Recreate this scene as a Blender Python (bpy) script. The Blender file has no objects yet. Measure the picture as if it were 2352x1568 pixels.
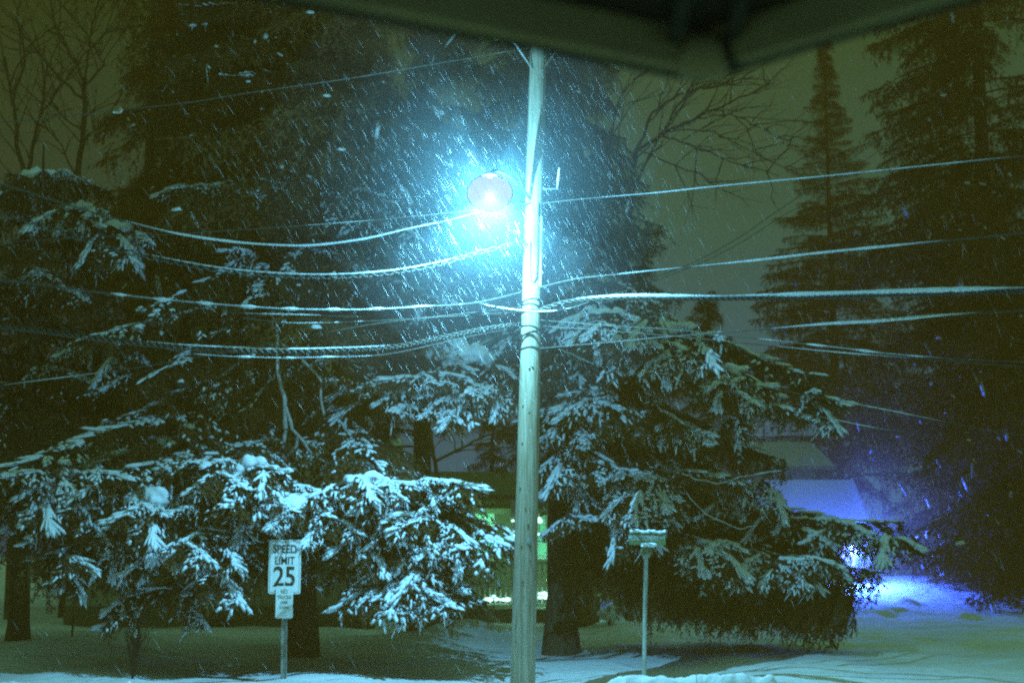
import bpy, bmesh, math, random
import numpy as np
from mathutils import Vector, Matrix

random.seed(7)
RNG = np.random.default_rng(11)
PI = math.pi
scene = bpy.context.scene
COL = scene.collection

# ------------------------------------------------------------------ camera
F, CX, CY = 3266.67, 1176.0, 784.0          # survey of the photo at 2352 x 1568
PITCH = math.radians(8.1)
EYE = Vector((0.0, 0.0, 2.0))
RIGHT = Vector((1, 0, 0))
FWD = Vector((0, math.cos(PITCH), math.sin(PITCH)))
UP = Vector((0, -math.sin(PITCH), math.cos(PITCH)))


def ray(px, py):
    return RIGHT * ((px - CX) / F) + UP * ((CY - py) / F) + FWD


def at(px, py, Y):
    """Point of the place seen at (px, py) standing at distance Y."""
    d = ray(px, py)
    return EYE + d * (Y / d.y)


def at_z(px, py, z):
    d = ray(px, py)
    return EYE + d * ((z - EYE.z) / d.z)


def project(p):
    d = Vector(p) - EYE
    w = d.dot(FWD)
    return CX + F * d.dot(RIGHT) / w, CY - F * d.dot(UP) / w


cam_data = bpy.data.cameras.new('camera')
cam_data.lens = 50
cam_data.sensor_width = 36
cam_data.clip_start = 0.05
cam_data.clip_end = 2000
cam_data.dof.use_dof = True
cam_data.dof.focus_distance = 20.5
cam_data.dof.aperture_fstop = 1.7
cam = bpy.data.objects.new('camera', cam_data)
COL.objects.link(cam)
cam.location = EYE
cam.rotation_euler = (PI / 2 + PITCH, 0, 0)
scene.camera = cam


# ------------------------------------------------------------------ materials
def mat(name, col, rough=0.8, noise=None, bump=None, metal=0.0, spec=0.3):
    """noise = (scale, second colour, contrast lo, hi, stretch xyz)."""
    m = bpy.data.materials.new(name)
    m.use_nodes = True
    nt = m.node_tree
    b = nt.nodes['Principled BSDF']
    b.inputs['Roughness'].default_value = rough
    b.inputs['Metallic'].default_value = metal
    b.inputs['Specular IOR Level'].default_value = spec
    b.inputs['Base Color'].default_value = (*col, 1)
    tc = nt.nodes.new('ShaderNodeTexCoord')
    if noise:
        sc, col2, lo, hi, st = noise
        mp = nt.nodes.new('ShaderNodeMapping')
        mp.inputs['Scale'].default_value = st
        nt.links.new(tc.outputs['Object'], mp.inputs['Vector'])
        n = nt.nodes.new('ShaderNodeTexNoise')
        n.inputs['Scale'].default_value = sc
        n.inputs['Detail'].default_value = 6
        n.inputs['Roughness'].default_value = 0.65
        nt.links.new(mp.outputs['Vector'], n.inputs['Vector'])
        r = nt.nodes.new('ShaderNodeValToRGB')
        r.color_ramp.elements[0].position = lo
        r.color_ramp.elements[1].position = hi
        r.color_ramp.elements[0].color = (*col, 1)
        r.color_ramp.elements[1].color = (*col2, 1)
        nt.links.new(n.outputs['Fac'], r.inputs['Fac'])
        nt.links.new(r.outputs['Color'], b.inputs['Base Color'])
    if bump:
        sc, strength, dist, st = bump
        mp2 = nt.nodes.new('ShaderNodeMapping')
        mp2.inputs['Scale'].default_value = st
        nt.links.new(tc.outputs['Object'], mp2.inputs['Vector'])
        n2 = nt.nodes.new('ShaderNodeTexNoise')
        n2.inputs['Scale'].default_value = sc
        n2.inputs['Detail'].default_value = 5
        nt.links.new(mp2.outputs['Vector'], n2.inputs['Vector'])
        bp = nt.nodes.new('ShaderNodeBump')
        bp.inputs['Strength'].default_value = strength
        bp.inputs['Distance'].default_value = dist
        nt.links.new(n2.outputs['Fac'], bp.inputs['Height'])
        nt.links.new(bp.outputs['Normal'], b.inputs['Normal'])
    return m


def emit(name, col, strength):
    m = bpy.data.materials.new(name)
    m.use_nodes = True
    nt = m.node_tree
    b = nt.nodes['Principled BSDF']
    b.inputs['Base Color'].default_value = (*col, 1)
    b.inputs['Emission Color'].default_value = (*col, 1)
    b.inputs['Emission Strength'].default_value = strength
    return m


ONE = (1, 1, 1)
M = {}
M['snow'] = mat('snow', (0.80, 0.82, 0.86), 0.85, None, (9.0, 0.5, 0.04, ONE))
M['ground_snow'] = mat('ground_snow', (0.60, 0.62, 0.64), 0.9, (0.7, (0.86, 0.87, 0.9), 0.25, 0.6, (0.6, 1.6, 1)),
                       (5.0, 0.9, 0.10, (0.7, 1.4, 1)))
M['needles'] = mat('needles', (0.095, 0.044, 0.009), 0.85, (3.0, (0.140, 0.078, 0.020), 0.35, 0.7, ONE))
M['bark'] = mat('bark', (0.045, 0.034, 0.020), 0.95, (9.0, (0.12, 0.10, 0.07), 0.4, 0.75, (1, 1, 0.35)), (16, 0.9, 0.03, (1, 1, 0.3)))
M['twig'] = mat('twig', (0.07, 0.055, 0.035), 0.9)
M['dead_wood'] = mat('dead_wood', (0.36, 0.35, 0.32), 0.9, (14, (0.62, 0.62, 0.62), 0.4, 0.7, ONE))
M['pole_wood'] = mat('pole_wood', (0.17, 0.13, 0.06), 0.85, (7.0, (0.42, 0.37, 0.27), 0.30, 0.68, (5, 5, 0.22)),
                     (10, 0.7, 0.02, (4, 4, 0.2)))
M['cable'] = mat('cable', (0.055, 0.05, 0.037), 0.5, (30, (0.09, 0.08, 0.06), 0.4, 0.6, ONE))
M['cable_snow'] = mat('cable_snow', (0.72, 0.75, 0.78), 0.7, (22, (0.9, 0.9, 0.92), 0.4, 0.65, ONE), (40, 0.6, 0.02, ONE))
M['steel'] = mat('steel', (0.38, 0.38, 0.36), 0.45, (25, (0.5, 0.5, 0.48), 0.35, 0.65, ONE), None, 0.7)
M['post_steel'] = mat('post_steel', (0.24, 0.24, 0.18), 0.7, (12, (0.42, 0.42, 0.36), 0.4, 0.65, (1, 1, 0.3)), None, 0.0)
M['rod'] = mat('rod', (0.85, 0.88, 0.8), 0.25, (30, (0.7, 0.75, 0.7), 0.3, 0.7, ONE))
M['sign_white'] = mat('sign_white', (0.88, 0.88, 0.86), 0.5, (3.0, (0.70, 0.72, 0.70), 0.55, 0.85, ONE))
M['sign_black'] = mat('sign_black', (0.035, 0.030, 0.015), 0.5, (12, (0.055, 0.05, 0.03), 0.4, 0.6, ONE))
M['sign_green'] = mat('sign_green', (0.10, 0.15, 0.055), 0.5, (14, (0.16, 0.2, 0.09), 0.4, 0.65, ONE))
M['sign_letters'] = mat('sign_letters', (0.44, 0.46, 0.44), 0.5, (14, (0.3, 0.32, 0.3), 0.45, 0.7, ONE))
M['sign_faded'] = mat('sign_faded', (0.26, 0.27, 0.18), 0.5, (14, (0.42, 0.43, 0.36), 0.4, 0.65, ONE))
M['porch_paint'] = mat('porch_paint', (0.36, 0.22, 0.12), 0.7, (4, (0.42, 0.27, 0.15), 0.4, 0.6, ONE), (30, 0.2, 0.004, ONE))
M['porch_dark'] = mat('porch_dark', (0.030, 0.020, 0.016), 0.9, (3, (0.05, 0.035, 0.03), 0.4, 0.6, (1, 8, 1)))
M['siding_pale'] = mat('siding_pale', (0.34, 0.36, 0.24), 0.8, (1.5, (0.42, 0.44, 0.32), 0.4, 0.6, ONE), (7, 0.6, 0.03, (0.02, 0.02, 1)))
M['siding_dark'] = mat('siding_dark', (0.10, 0.11, 0.06), 0.8, (2.0, (0.14, 0.15, 0.09), 0.4, 0.6, ONE), (7, 0.6, 0.03, (0.02, 0.02, 1)))
M['siding_blue'] = mat('siding_blue', (0.42, 0.45, 0.55), 0.8, (2.0, (0.5, 0.52, 0.6), 0.4, 0.6, ONE), (7, 0.6, 0.03, (0.02, 0.02, 1)))
M['rail_white'] = mat('rail_white', (0.55, 0.57, 0.5), 0.6, (8, (0.66, 0.67, 0.6), 0.4, 0.6, ONE))
M['rail_dark'] = mat('rail_dark', (0.09, 0.08, 0.045), 0.8, (8, (0.13, 0.12, 0.07), 0.4, 0.6, ONE))
M['glass_dark'] = mat('glass_dark', (0.02, 0.022, 0.015), 0.2, (2, (0.03, 0.03, 0.02), 0.4, 0.6, ONE))
M['lens_glow'] = None
M['window_glow'] = emit('window_glow', (0.22, 0.70, 0.45), 0.28)
M['bulb_glow'] = emit('bulb_glow', (0.45, 1.0, 0.85), 3.0)
M['blue_glow'] = emit('blue_glow', (0.45, 0.55, 1.0), 1.6)

# lens of the street lamp: frosted glass, glowing, lets the arc tube's light through
m = bpy.data.materials.new('lens_glow')
m.use_nodes = True
nt = m.node_tree
nt.nodes.clear()
out = nt.nodes.new('ShaderNodeOutputMaterial')
mix = nt.nodes.new('ShaderNodeMixShader')
mix.inputs[0].default_value = 0.96
tr = nt.nodes.new('ShaderNodeBsdfTransparent')
em = nt.nodes.new('ShaderNodeEmission')
em.inputs['Color'].default_value = (0.40, 0.46, 1.0, 1)
em.inputs['Strength'].default_value = 1.35
nt.links.new(tr.outputs[0], mix.inputs[1])
nt.links.new(em.outputs[0], mix.inputs[2])
nt.links.new(mix.outputs[0], out.inputs['Surface'])
M['lens_glow'] = m


# ------------------------------------------------------------------ mesh helpers
class MB:
    """Collects triangles; build() links them as ONE mesh object."""

    def __init__(self):
        self.v, self.f, self.m, self.s, self.n = [], [], [], [], 0

    def add(self, V, Fc, mi=0, smooth=True):
        V = np.asarray(V, float).reshape(-1, 3)
        Fc = np.asarray(Fc, int).reshape(-1, 3)
        self.v.append(V)
        self.f.append(Fc + self.n)
        self.m.append(np.full(len(Fc), mi, np.int32))
        self.s.append(np.full(len(Fc), smooth, bool))
        self.n += len(V)
        return self

    def tube(self, pts, rad, k=8, mi=0, caps=True):
        P = np.array([tuple(p) for p in pts], float)
        n = len(P)
        r = np.broadcast_to(np.asarray(rad, float), (n,))
        T = np.gradient(P, axis=0)
        T /= np.linalg.norm(T, axis=1)[:, None] + 1e-12
        ref = np.array([0, 0, 1.0]) if abs(T[:, 2]).mean() < 0.8 else np.array([0, 1.0, 0])
        A = np.cross(T, ref)
        A /= np.linalg.norm(A, axis=1)[:, None] + 1e-12
        B = np.cross(T, A)
        th = np.arange(k) * 2 * PI / k
        V = P[:, None] + r[:, None, None] * (np.cos(th)[None, :, None] * A[:, None] + np.sin(th)[None, :, None] * B[:, None])
        i = np.arange(n - 1)[:, None] * k
        j = np.arange(k)[None]
        a = i + j
        b = i + (j + 1) % k
        q = np.stack([np.stack([a, b, b + k], -1), np.stack([a, b + k, a + k], -1)], 2).reshape(-1, 3)
        if caps:
            c = [(0, t, t + 1) for t in range(1, k - 1)] + [((n - 1) * k, (n - 1) * k + t + 1, (n - 1) * k + t) for t in range(1, k - 1)]
            q = np.vstack([q, np.array(c)])
        return self.add(V.reshape(-1, 3), q, mi)

    def box(self, c, s, mi=0, R=None):
        h = np.array(s, float) / 2
        V = np.array([(x, y, z) for x in (-1, 1) for y in (-1, 1) for z in (-1, 1)], float) * h
        if R is not None:
            V = V @ np.array(R.to_3x3()).T
        V = V + np.array(tuple(c))
        Fc = [(0, 1, 3), (0, 3, 2), (4, 6, 7), (4, 7, 5), (0, 4, 5), (0, 5, 1), (2, 3, 7), (2, 7, 6), (0, 2, 6), (0, 6, 4), (1, 5, 7), (1, 7, 3)]
        return self.add(V, Fc, mi, False)

    def beam(self, a, b, w, h, mi=0):
        """Squared timber from a to b, w across, h high."""
        a, b = Vector(a), Vector(b)
        x = (b - a).normalized()
        up = Vector((0, 0, 1)) if abs(x.z) < 0.95 else Vector((0, 1, 0))
        y = up.cross(x).normalized()
        z = x.cross(y)
        R = Matrix((x, y, z)).transposed()
        return self.box((a + b) / 2, ((b - a).length, w, h), mi, R)

    def prism(self, poly, d, mi=0):
        """Planar polygon (3-D points, convex) pushed along the vector d."""
        P = np.array([tuple(p) for p in poly], float)
        n = len(P)
        V = np.vstack([P, P + np.array(tuple(d))])
        Fc = [(0, i + 1, i) for i in range(1, n - 1)] + [(n, n + i, n + i + 1) for i in range(1, n - 1)]
        for i in range(n):
            j = (i + 1) % n
            Fc += [(i, j, j + n), (i, j + n, i + n)]
        return self.add(V, Fc, mi, False)

    def ball(self, c, r, mi=0, sub=2):
        bm = bmesh.new()
        bmesh.ops.create_icosphere(bm, subdivisions=sub, radius=1)
        V = np.array([v.co[:] for v in bm.verts])
        Fc = [[v.index for v in f.verts] for f in bm.faces]
        bm.free()
        return self.add(V * np.array(r) + np.array(tuple(c)), Fc, mi)

    def arrays(self):
        return np.vstack(self.v), np.vstack(self.f), np.concatenate(self.m), np.concatenate(self.s)

    def mesh(self, name, mats, off=(0, 0, 0)):
        V, Fc, mi, sm = self.arrays()
        V = V - np.array(tuple(off))
        me = bpy.data.meshes.new(name)
        me.vertices.add(len(V))
        me.vertices.foreach_set('co', V.astype(np.float32).ravel())
        me.loops.add(Fc.size)
        me.loops.foreach_set('vertex_index', Fc.astype(np.int32).ravel())
        me.polygons.add(len(Fc))
        me.polygons.foreach_set('loop_start', np.arange(0, Fc.size, 3, dtype=np.int32))
        me.polygons.foreach_set('material_index', mi.astype(np.int32))
        me.polygons.foreach_set('use_smooth', sm)
        for k in (mats if isinstance(mats, (list, tuple)) else [mats]):
            me.materials.append(M[k])
        me.update(calc_edges=True)
        return me

    def build(self, name, mats, parent=None):
        off = (0, 0, 0)
        p = parent
        while p is not None:
            off = tuple(np.array(off) + np.array(p.location))
            p = p.parent
        o = bpy.data.objects.new(name, self.mesh(name, mats, off))
        COL.objects.link(o)
        o.parent = parent
        return o


def tag(o, label=None, cat=None, group=None, kind=None):
    if label: o['label'] = label
    if cat: o['category'] = cat
    if group: o['group'] = group
    if kind: o['kind'] = kind
    return o


def thing(name, label, cat, loc, group=None):
    o = bpy.data.objects.new(name, None)
    o.empty_display_size = 0.2
    COL.objects.link(o)
    o.location = loc
    return tag(o, label, cat, group)


def vnoise(x, y, seed=0):
    """Smooth lattice noise in 0..1."""
    xi, yi = np.floor(x).astype(int), np.floor(y).astype(int)
    fx, fy = x - xi, y - yi
    fx, fy = fx * fx * (3 - 2 * fx), fy * fy * (3 - 2 * fy)

    def h(a, b):
        t = np.sin(a * 127.1 + b * 311.7 + seed * 74.7) * 43758.5453
        return t - np.floor(t)
    return (h(xi, yi) * (1 - fx) + h(xi + 1, yi) * fx) * (1 - fy) + (h(xi, yi + 1) * (1 - fx) + h(xi + 1, yi + 1) * fx) * fy


# ------------------------------------------------------------------ ground
def gz(x, y):
    x, y = np.asarray(x, float), np.asarray(y, float)
    z = 0.20 * (vnoise(x * 0.45, y * 0.45, 1) - 0.5) + 0.10 * (vnoise(x * 1.3, y * 1.3, 2) - 0.5) + 0.015 * (vnoise(x * 5, y * 5, 3) - 0.5)
    z = z * np.clip((y - 16) / 3, 0, 1) * np.clip((70 - y) / 20, 0.2, 1)
    z += 0.34 * np.exp(-((x + 0.95) / 1.1) ** 2 - ((y - 30.0) / 1.1) ** 2)        # mound before the porch
    z += 0.22 * np.exp(-((x + 2.6) / 2.2) ** 2 - ((y - 29.0) / 2.2) ** 2)
    z += 0.35 * np.exp(-((x + 8.5) / 2.2) ** 2 - ((y - 27.0) / 3.0) ** 2)        # drift at the left
    z += 0.30 * np.exp(-((x - 2.6) / 1.3) ** 2 - ((y - 33.0) / 1.3) ** 2)        # heap by the stairs
    s = np.clip((y - 40) / 10, 0, 1)
    z += 0.85 * s * s * (3 - 2 * s) * np.clip((x - 4) / 6, 0, 1)                  # yard rises to the far house
    lump = np.clip((vnoise(x * 1.6, y * 1.1, 9) - 0.5) * 2, 0, 1)
    z += 0.45 * lump * np.exp(-((x - 11.5) / 2.6) ** 2 - ((y - 42.0) / 2.4) ** 2)  # shovelled heaps by the drive
    return z


xs = np.unique(np.concatenate([np.linspace(-160, -24, 24), np.linspace(-24, 28, 300), np.linspace(28, 160, 24)]))
ys = np.unique(np.concatenate([np.linspace(-30, 16, 14), np.linspace(16, 50, 240), np.linspace(50, 230, 40)]))
GX, GY = np.meshgrid(xs, ys)
GZ = gz(GX, GY)
nx, ny = len(xs), len(ys)
i, j = np.meshgrid(np.arange(nx - 1), np.arange(ny - 1))
a = (j * nx + i).ravel()
g = MB().add(np.stack([GX, GY, GZ], -1).reshape(-1, 3), np.vstack([np.stack([a, a + 1, a + nx + 1], 1), np.stack([a, a + nx + 1, a + nx], 1)]))
tag(g.build('snow_ground', 'ground_snow'), kind='structure')

# ploughed ridge along the street
xs = np.linspace(-8, 8, 420)
ys = np.linspace(14.9, 16.9, 60)
GX, GY = np.meshgrid(xs, ys)
hx = np.interp(xs, [-8, -5.4, -4.2, -3.2, -2.8, -1.6, 0.75, 1.1, 1.7, 2.2, 2.85, 3.05, 8],
               [0.52, 0.50, 0.50, 0.30, 0.34, 0.30, 0.30, 0.54, 0.60, 0.585, 0.59, 0.30, 0.2])
prof = np.exp(-((ys - 15.9) / 0.42) ** 2)
rough = 0.09 * (vnoise(GX * 4.5, GY * 4.5, 5) - 0.5) + 0.06 * (vnoise(GX * 11, GY * 11, 6) - 0.5) + 0.03 * (vnoise(GX * 26, GY * 26, 8) - 0.5)
GZ = prof[:, None] * (hx[None] + rough) - 0.02
nx, ny = len(xs), len(ys)
i, j = np.meshgrid(np.arange(nx - 1), np.arange(ny - 1))
a = (j * nx + i).ravel()
g = MB().add(np.stack([GX, GY, GZ], -1).reshape(-1, 3), np.vstack([np.stack([a, a + 1, a + nx + 1], 1), np.stack([a, a + nx + 1, a + nx], 1)]))
tag(g.build('snow_bank', 'snow'), kind='structure')


# ------------------------------------------------------------------ boughs of the spruces
def unit(v):
    return v / (np.linalg.norm(v, axis=-1, keepdims=True) + 1e-12)


def needle_tris(base, d, L, rng, n=9, ln=0.055, w=0.011):
    """Needle bunches round each shoot: N shoots x n slim triangles."""
    N = len(base)
    t = (np.arange(n) + rng.random((N, n))) / n
    P = base[:, None] + d[:, None] * (t * L[:, None])[..., None]
    r = unit(rng.normal(size=(N, n, 3)))
    dd = unit(d[:, None] * 0.75 + r * 0.8 + np.array([0, 0, -0.12]))
    sd = unit(np.cross(dd, rng.normal(size=(N, n, 3))))
    ll = ln * rng.uniform(0.7, 1.3, (N, n, 1))
    V = np.stack([P - sd * w, P + sd * w, P + dd * ll], 2).reshape(-1, 3)
    return V, np.arange(len(V)).reshape(-1, 3)


def snow_spindles(base, d, L, w, rng):
    """Soft snow lying along each shoot."""
    N = len(base)
    up = np.array([0, 0, 1.0])
    side = unit(np.cross(d, up) + 1e-4 * rng.normal(size=(N, 3)))
    nrm = np.cross(side, d)
    nrm *= np.sign(nrm[:, 2:3] + 1e-9)
    b = base + up * 0.012
    tip = b + d * L[:, None]
    m1 = b + d * (L * 0.16)[:, None]
    m2 = b + d * (L * 0.80)[:, None]
    w = w[:, None]
    V = np.stack([b, m1 + side * w, m1 + nrm * w * 0.9, m1 - side * w, m2 + side * w * 0.8, m2 + nrm * w * 0.75, m2 - side * w * 0.8, tip,
                  (m1 + m2) / 2 - nrm * w * 0.25], 1)
    f = np.array([(0, 1, 2), (0, 2, 3), (1, 4, 5), (1, 5, 2), (2, 5, 6), (2, 6, 3), (4, 7, 5), (5, 7, 6), (0, 8, 1), (0, 3, 8), (1, 8, 4), (3, 6, 8), (4, 8, 7), (6, 7, 8)])
    Fc = (f[None] + (np.arange(N) * 9)[:, None, None]).reshape(-1, 3)
    return V.reshape(-1, 3), Fc


def bough(seed, L=4.2, arch=0.10, spread=0.36, hang=0.5, weep=0.25, psnow=0.55, step=0.11, tstep=0.055, n=8, coarse=1.0, tipup=0.05):
    """Returns (needles+wood MB, snow MB). Chord runs along +X, twigs hang to -Z."""
    rng = np.random.default_rng(seed)
    wood, snow = MB(), MB()
    s = np.linspace(0, 1, 15)
    wig = 0.02 * L * np.sin(s * 5 + rng.random() * 6)

    def axis(t):
        return np.stack([L * t, np.interp(t, s, wig) * (t > 0), L * (arch * 4 * t * (1 - t) ** 1.3 + tipup * (np.clip(t - 0.75, 0, 1) * 4) ** 2 * 0.3)], -1)
    A = axis(s)
    wood.tube(A, np.linspace(0.034, 0.005, 15), 5, 1, False)
    B, D, LL, SW = [], [], [], []
    for t in np.arange(0.14, 0.99, step / L):
        for sg in (-1, 1):
            t2 = min(0.985, t + rng.uniform(-0.5, 0.5) * step / L)
            p0 = axis(np.array([t2]))[0]
            l = L * spread * (0.22 + 0.95 * (1 - t2) ** 0.75 * min(1, 0.45 + t2 * 1.6)) * rng.uniform(0.65, 1.15)
            an = rng.uniform(0.75, 1.15)
            dh = np.array([math.cos(an), sg * math.sin(an), 0.10 + rng.uniform(-0.1, 0.15)])
            u = np.linspace(0, 1, 7)[:, None]
            C = p0 + dh * l * u + np.array([0.0, 0, -1]) * l * hang * u ** 1.8 * rng.uniform(0.6, 1.3)
            wood.tube(C, np.linspace(0.008, 0.003, 7), 3, 1, False)
            k = max(3, int(l / (tstep * coarse)))
            ut = np.sort(rng.uniform(0.08, 1.0, k))
            ut[-1] = 1.0
            P = np.stack([np.interp(ut, u[:, 0], C[:, q]) for q in range(3)], 1)
            T = np.stack([np.interp(ut, u[:, 0], np.gradient(C, axis=0)[:, q]) for q in range(3)], 1)
            T = unit(T)
            sd = unit(np.cross(T, np.array([0, 0, 1.0])))
            sgn = np.where(np.arange(k) % 2 == 0, 1, -1)[:, None]
            d1 = unit(T * 0.85 + sd * sgn * rng.uniform(0.3, 0.9, (k, 1)) + np.array([0, 0, -1]) * rng.uniform(0.0, 0.55, (k, 1)))
            B.append(P); D.append(d1)
            LL.append(rng.uniform(0.07, 0.16, k) * coarse)
            SW.append(np.ones(k))
            kw = rng.random(k) < weep
            if kw.any():
                q = kw.sum()
                B.append(P[kw])
                D.append(unit(np.array([0, 0, -1.0]) + rng.normal(size=(q, 3)) * 0.22))
                LL.append(rng.uniform(0.14, 0.36, q) * coarse)
                SW.append(np.full(q, 0.12))
    # shoots right along the axis
    tt = rng.uniform(0.2, 1, int(60 / coarse))
    B.append(axis(tt)); D.append(unit(np.stack([np.ones(len(tt)), rng.normal(size=len(tt)) * 0.7, rng.uniform(-0.3, 0.3, len(tt))], 1)))
    LL.append(rng.uniform(0.1, 0.18, len(tt)) * coarse); SW.append(np.ones(len(tt)))
    B, D, LL, SW = np.vstack(B), np.vstack(D), np.concatenate(LL), np.concatenate(SW)
    nn = np.maximum(4, n)
    V, Fc = needle_tris(B, D, LL, rng, nn, 0.055 * coarse, 0.011 * coarse)
    wood.add(V, Fc, 0, False)
    patch = vnoise(B[:, 0] * 2.4 + seed, B[:, 1] * 2.4, seed)            # snow lies in patches
    keep = rng.random(len(B)) < psnow * SW * np.clip((patch - 0.48) * 5, 0.04, 1.25)
    if keep.any():
        V, Fc = snow_spindles(B[keep], D[keep], LL[keep] * rng.uniform(0.55, 1.1, keep.sum()),
                              rng.uniform(0.012, 0.034, keep.sum()) * coarse, rng)
        snow.add(V, Fc)
        top = np.flatnonzero(keep & (patch > 0.62))
        for q in rng.permutation(top)[:int(26 / coarse) if coarse < 1.2 and L > 1 else 0]:
            r = rng.uniform(0.025, 0.075) * coarse
            snow.ball(B[q] + np.array([0, 0, r * 0.3]), (r * rng.uniform(0.8, 1.7), r * rng.uniform(0.8, 1.5), r * rng.uniform(0.35, 0.55)), 0, 2)
    # ridge of snow along the branch
    nr = int(26 / coarse) if psnow > 0.15 else 2
    tr_ = np.sort(rng.uniform(0.15, 0.97, nr))
    V, Fc = snow_spindles(axis(tr_) + np.array([0, 0, 0.01]), unit(np.stack([np.ones(nr), rng.normal(size=nr) * 0.25, rng.normal(size=nr) * 0.08], 1)),
                          rng.uniform(0.2, 0.4, nr) * (1 if psnow > 0.15 else 0.4), rng.uniform(0.02, 0.05, nr) * (1 if psnow > 0.15 else 0.3), rng)
    snow.add(V, Fc)
    return wood, snow


VAR = []          # (bough mesh, snow mesh)
for k in range(6):
    w_, s_ = bough(100 + k, arch=0.07 + 0.02 * k, hang=0.40 + 0.06 * k, weep=0.30, psnow=0.6)
    VAR.append((w_.mesh('bough', ['needles', 'twig']), s_.mesh('snow_load', 'snow')))
WEEP = []
for k in range(4):
    w_, s_ = bough(200 + k, arch=0.12, spread=0.30, hang=0.8, weep=0.95, psnow=0.30, tipup=0.16)
    WEEP.append((w_.mesh('bough', ['needles', 'twig']), s_.mesh('snow_load', 'snow')))
DARK = []
for k in range(4):
    w_, s_ = bough(300 + k, arch=0.10, spread=0.36, hang=0.6, weep=0.6, psnow=0.06, step=0.13, tstep=0.10, n=8, coarse=1.35)
    DARK.append((w_.mesh('bough', ['needles', 'twig']), s_.mesh('snow_load', 'snow')))
COARSE = []
for k in range(4):
    w_, s_ = bough(400 + k, L=4.2, arch=0.08, spread=0.34, hang=0.5, weep=0.5, psnow=0.03, step=0.26, tstep=0.13, n=7, coarse=2.2)
    COARSE.append((w_.arrays(), s_.arrays()))


def frame(B, T):
    x = (T - B).normalized()
    y = Vector((0, 0, 1)).cross(x).normalized()
    z = x.cross(y)
    return Matrix((x, y, z)).transposed()


def place(tree, B, T, kind=VAR, snow=True, k=None, wide=1.0):
    me, ms = kind[random.randrange(len(kind)) if k is None else k]
    o = bpy.data.objects.new('bough', me)
    COL.objects.link(o)
    o.parent = tree
    o.location = Vector(B) - tree.location
    R = frame(Vector(B), Vector(T))
    o.rotation_euler = R.to_euler()
    s = (Vector(T) - Vector(B)).length / 4.2
    o.scale = (s, s * wide, max(s, 0.6) * wide)
    if snow:
        c = bpy.data.objects.new('snow_load', ms)
        COL.objects.link(c)
        c.parent = o
    return o


def inside(poly, x, y):
    c = False
    n = len(poly)
    for i in range(n):
        x1, y1 = poly[i]
        x2, y2 = poly[(i + 1) % n]
        if (y1 > y) != (y2 > y) and x < (x2 - x1) * (y - y1) / (y2 - y1) + x1:
            c = not c
    return c


LP = at(1125, 440, 18.0)          # the street lamp

# openings between the crowns, where sky, houses or signs stand clear
GAPS = [
    [(905, 950), (960, 935), (1085, 945), (1085, 1040), (1020, 1080), (900, 1085)],
    [(1430, 190), (1830, 110), (1850, 330), (1735, 560), (1570, 590), (1545, 430), (1440, 330)],
    [(910, 70), (948, 70), (940, 235), (905, 230)],
    [(985, 255), (1060, 200), (1060, 225), (1000, 268)],
    [(0, 0), (235, 0), (285, 190), (215, 420), (60, 420), (0, 380)],
    [(600, 1232), (700, 1232), (700, 1568), (600, 1568)],
    [(100, 1455), (1180, 1455), (1180, 1568), (100, 1568)],
    [(385, 1325), (600, 1325), (610, 1480), (370, 1470)],
    [(700, 1400), (1180, 1408), (1180, 1470), (700, 1470)],
    [(1072, 1180), (1185, 1180), (1185, 1240), (1072, 1240)],
    [(1060, 1285), (1185, 1285), (1185, 1400), (1085, 1390)],
    [(1232, 1280), (1480, 1280), (1500, 1568), (1232, 1568)],
    [(1430, 1210), (1535, 1210), (1535, 1275), (1430, 1275)],
    [(1462, 1270), (1505, 1270), (1500, 1568), (1455, 1568)],
    [(1770, 1000), (1900, 1010), (2050, 1180), (2070, 1330), (1990, 1330), (1790, 1150)],
    [(1960, 1385), (2100, 1400), (2352, 1425), (2352, 1568), (1960, 1568)],
    [(1500, 1485), (2000, 1470), (2000, 1568), (1500, 1568)],
]


def clear(B, T, wide=0.18):
    B, T = Vector(B), Vector(T)
    R = frame(B, T)
    L = (T - B).length
    for t in (0.35, 0.55, 0.75, 1.0):
        for sy in (-1, 0, 1):
            p = B.lerp(T, t) + R @ Vector((0, sy * wide * L * (1.15 - t), 0.05 * L if sy == 0 else -0.06 * L))
            if p.y < 1:
                return False
            x, y = project(p)
            for gpoly in GAPS:
                if inside(gpoly, x, y):
                    return False
    return True


def lets_light(B, T):
    """Keeps the lamp's light on the snow beside the pole."""
    for t in (0.3, 0.5, 0.75, 1.0):
        p = Vector(B).lerp(Vector(T), t)
        if p.z > LP.z - 0.3:
            continue
        f = LP.z / (LP.z - p.z)
        x, y = LP.x + (p.x - LP.x) * f, LP.y + (p.y - LP.y) * f
        if (-3.2 < x < 1.6 and 22 < y < 33.5) or (0 < x < 6 and 20 < y < 25) or (-7 < x < -3 and 20 < y < 24):
            return False
    return True


def in_frame(B, T):
    for t in (0.3, 0.65, 1.0):
        x, y = project(Vector(B).lerp(Vector(T), t))
        if -60 < x < 2412 and -60 < y < 1620:
            return True
    return False


def trunk_pts(bx, by, h, lean=(0, 0), wob=0.08, n=14, z0=-0.1):
    ph = random.random() * 6
    return [(bx + lean[0] * t + wob * math.sin(t * 5 + ph) * t, by + lean[1] * t, z0 + (h - z0) * t) for t in np.linspace(0, 1, n)]


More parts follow.
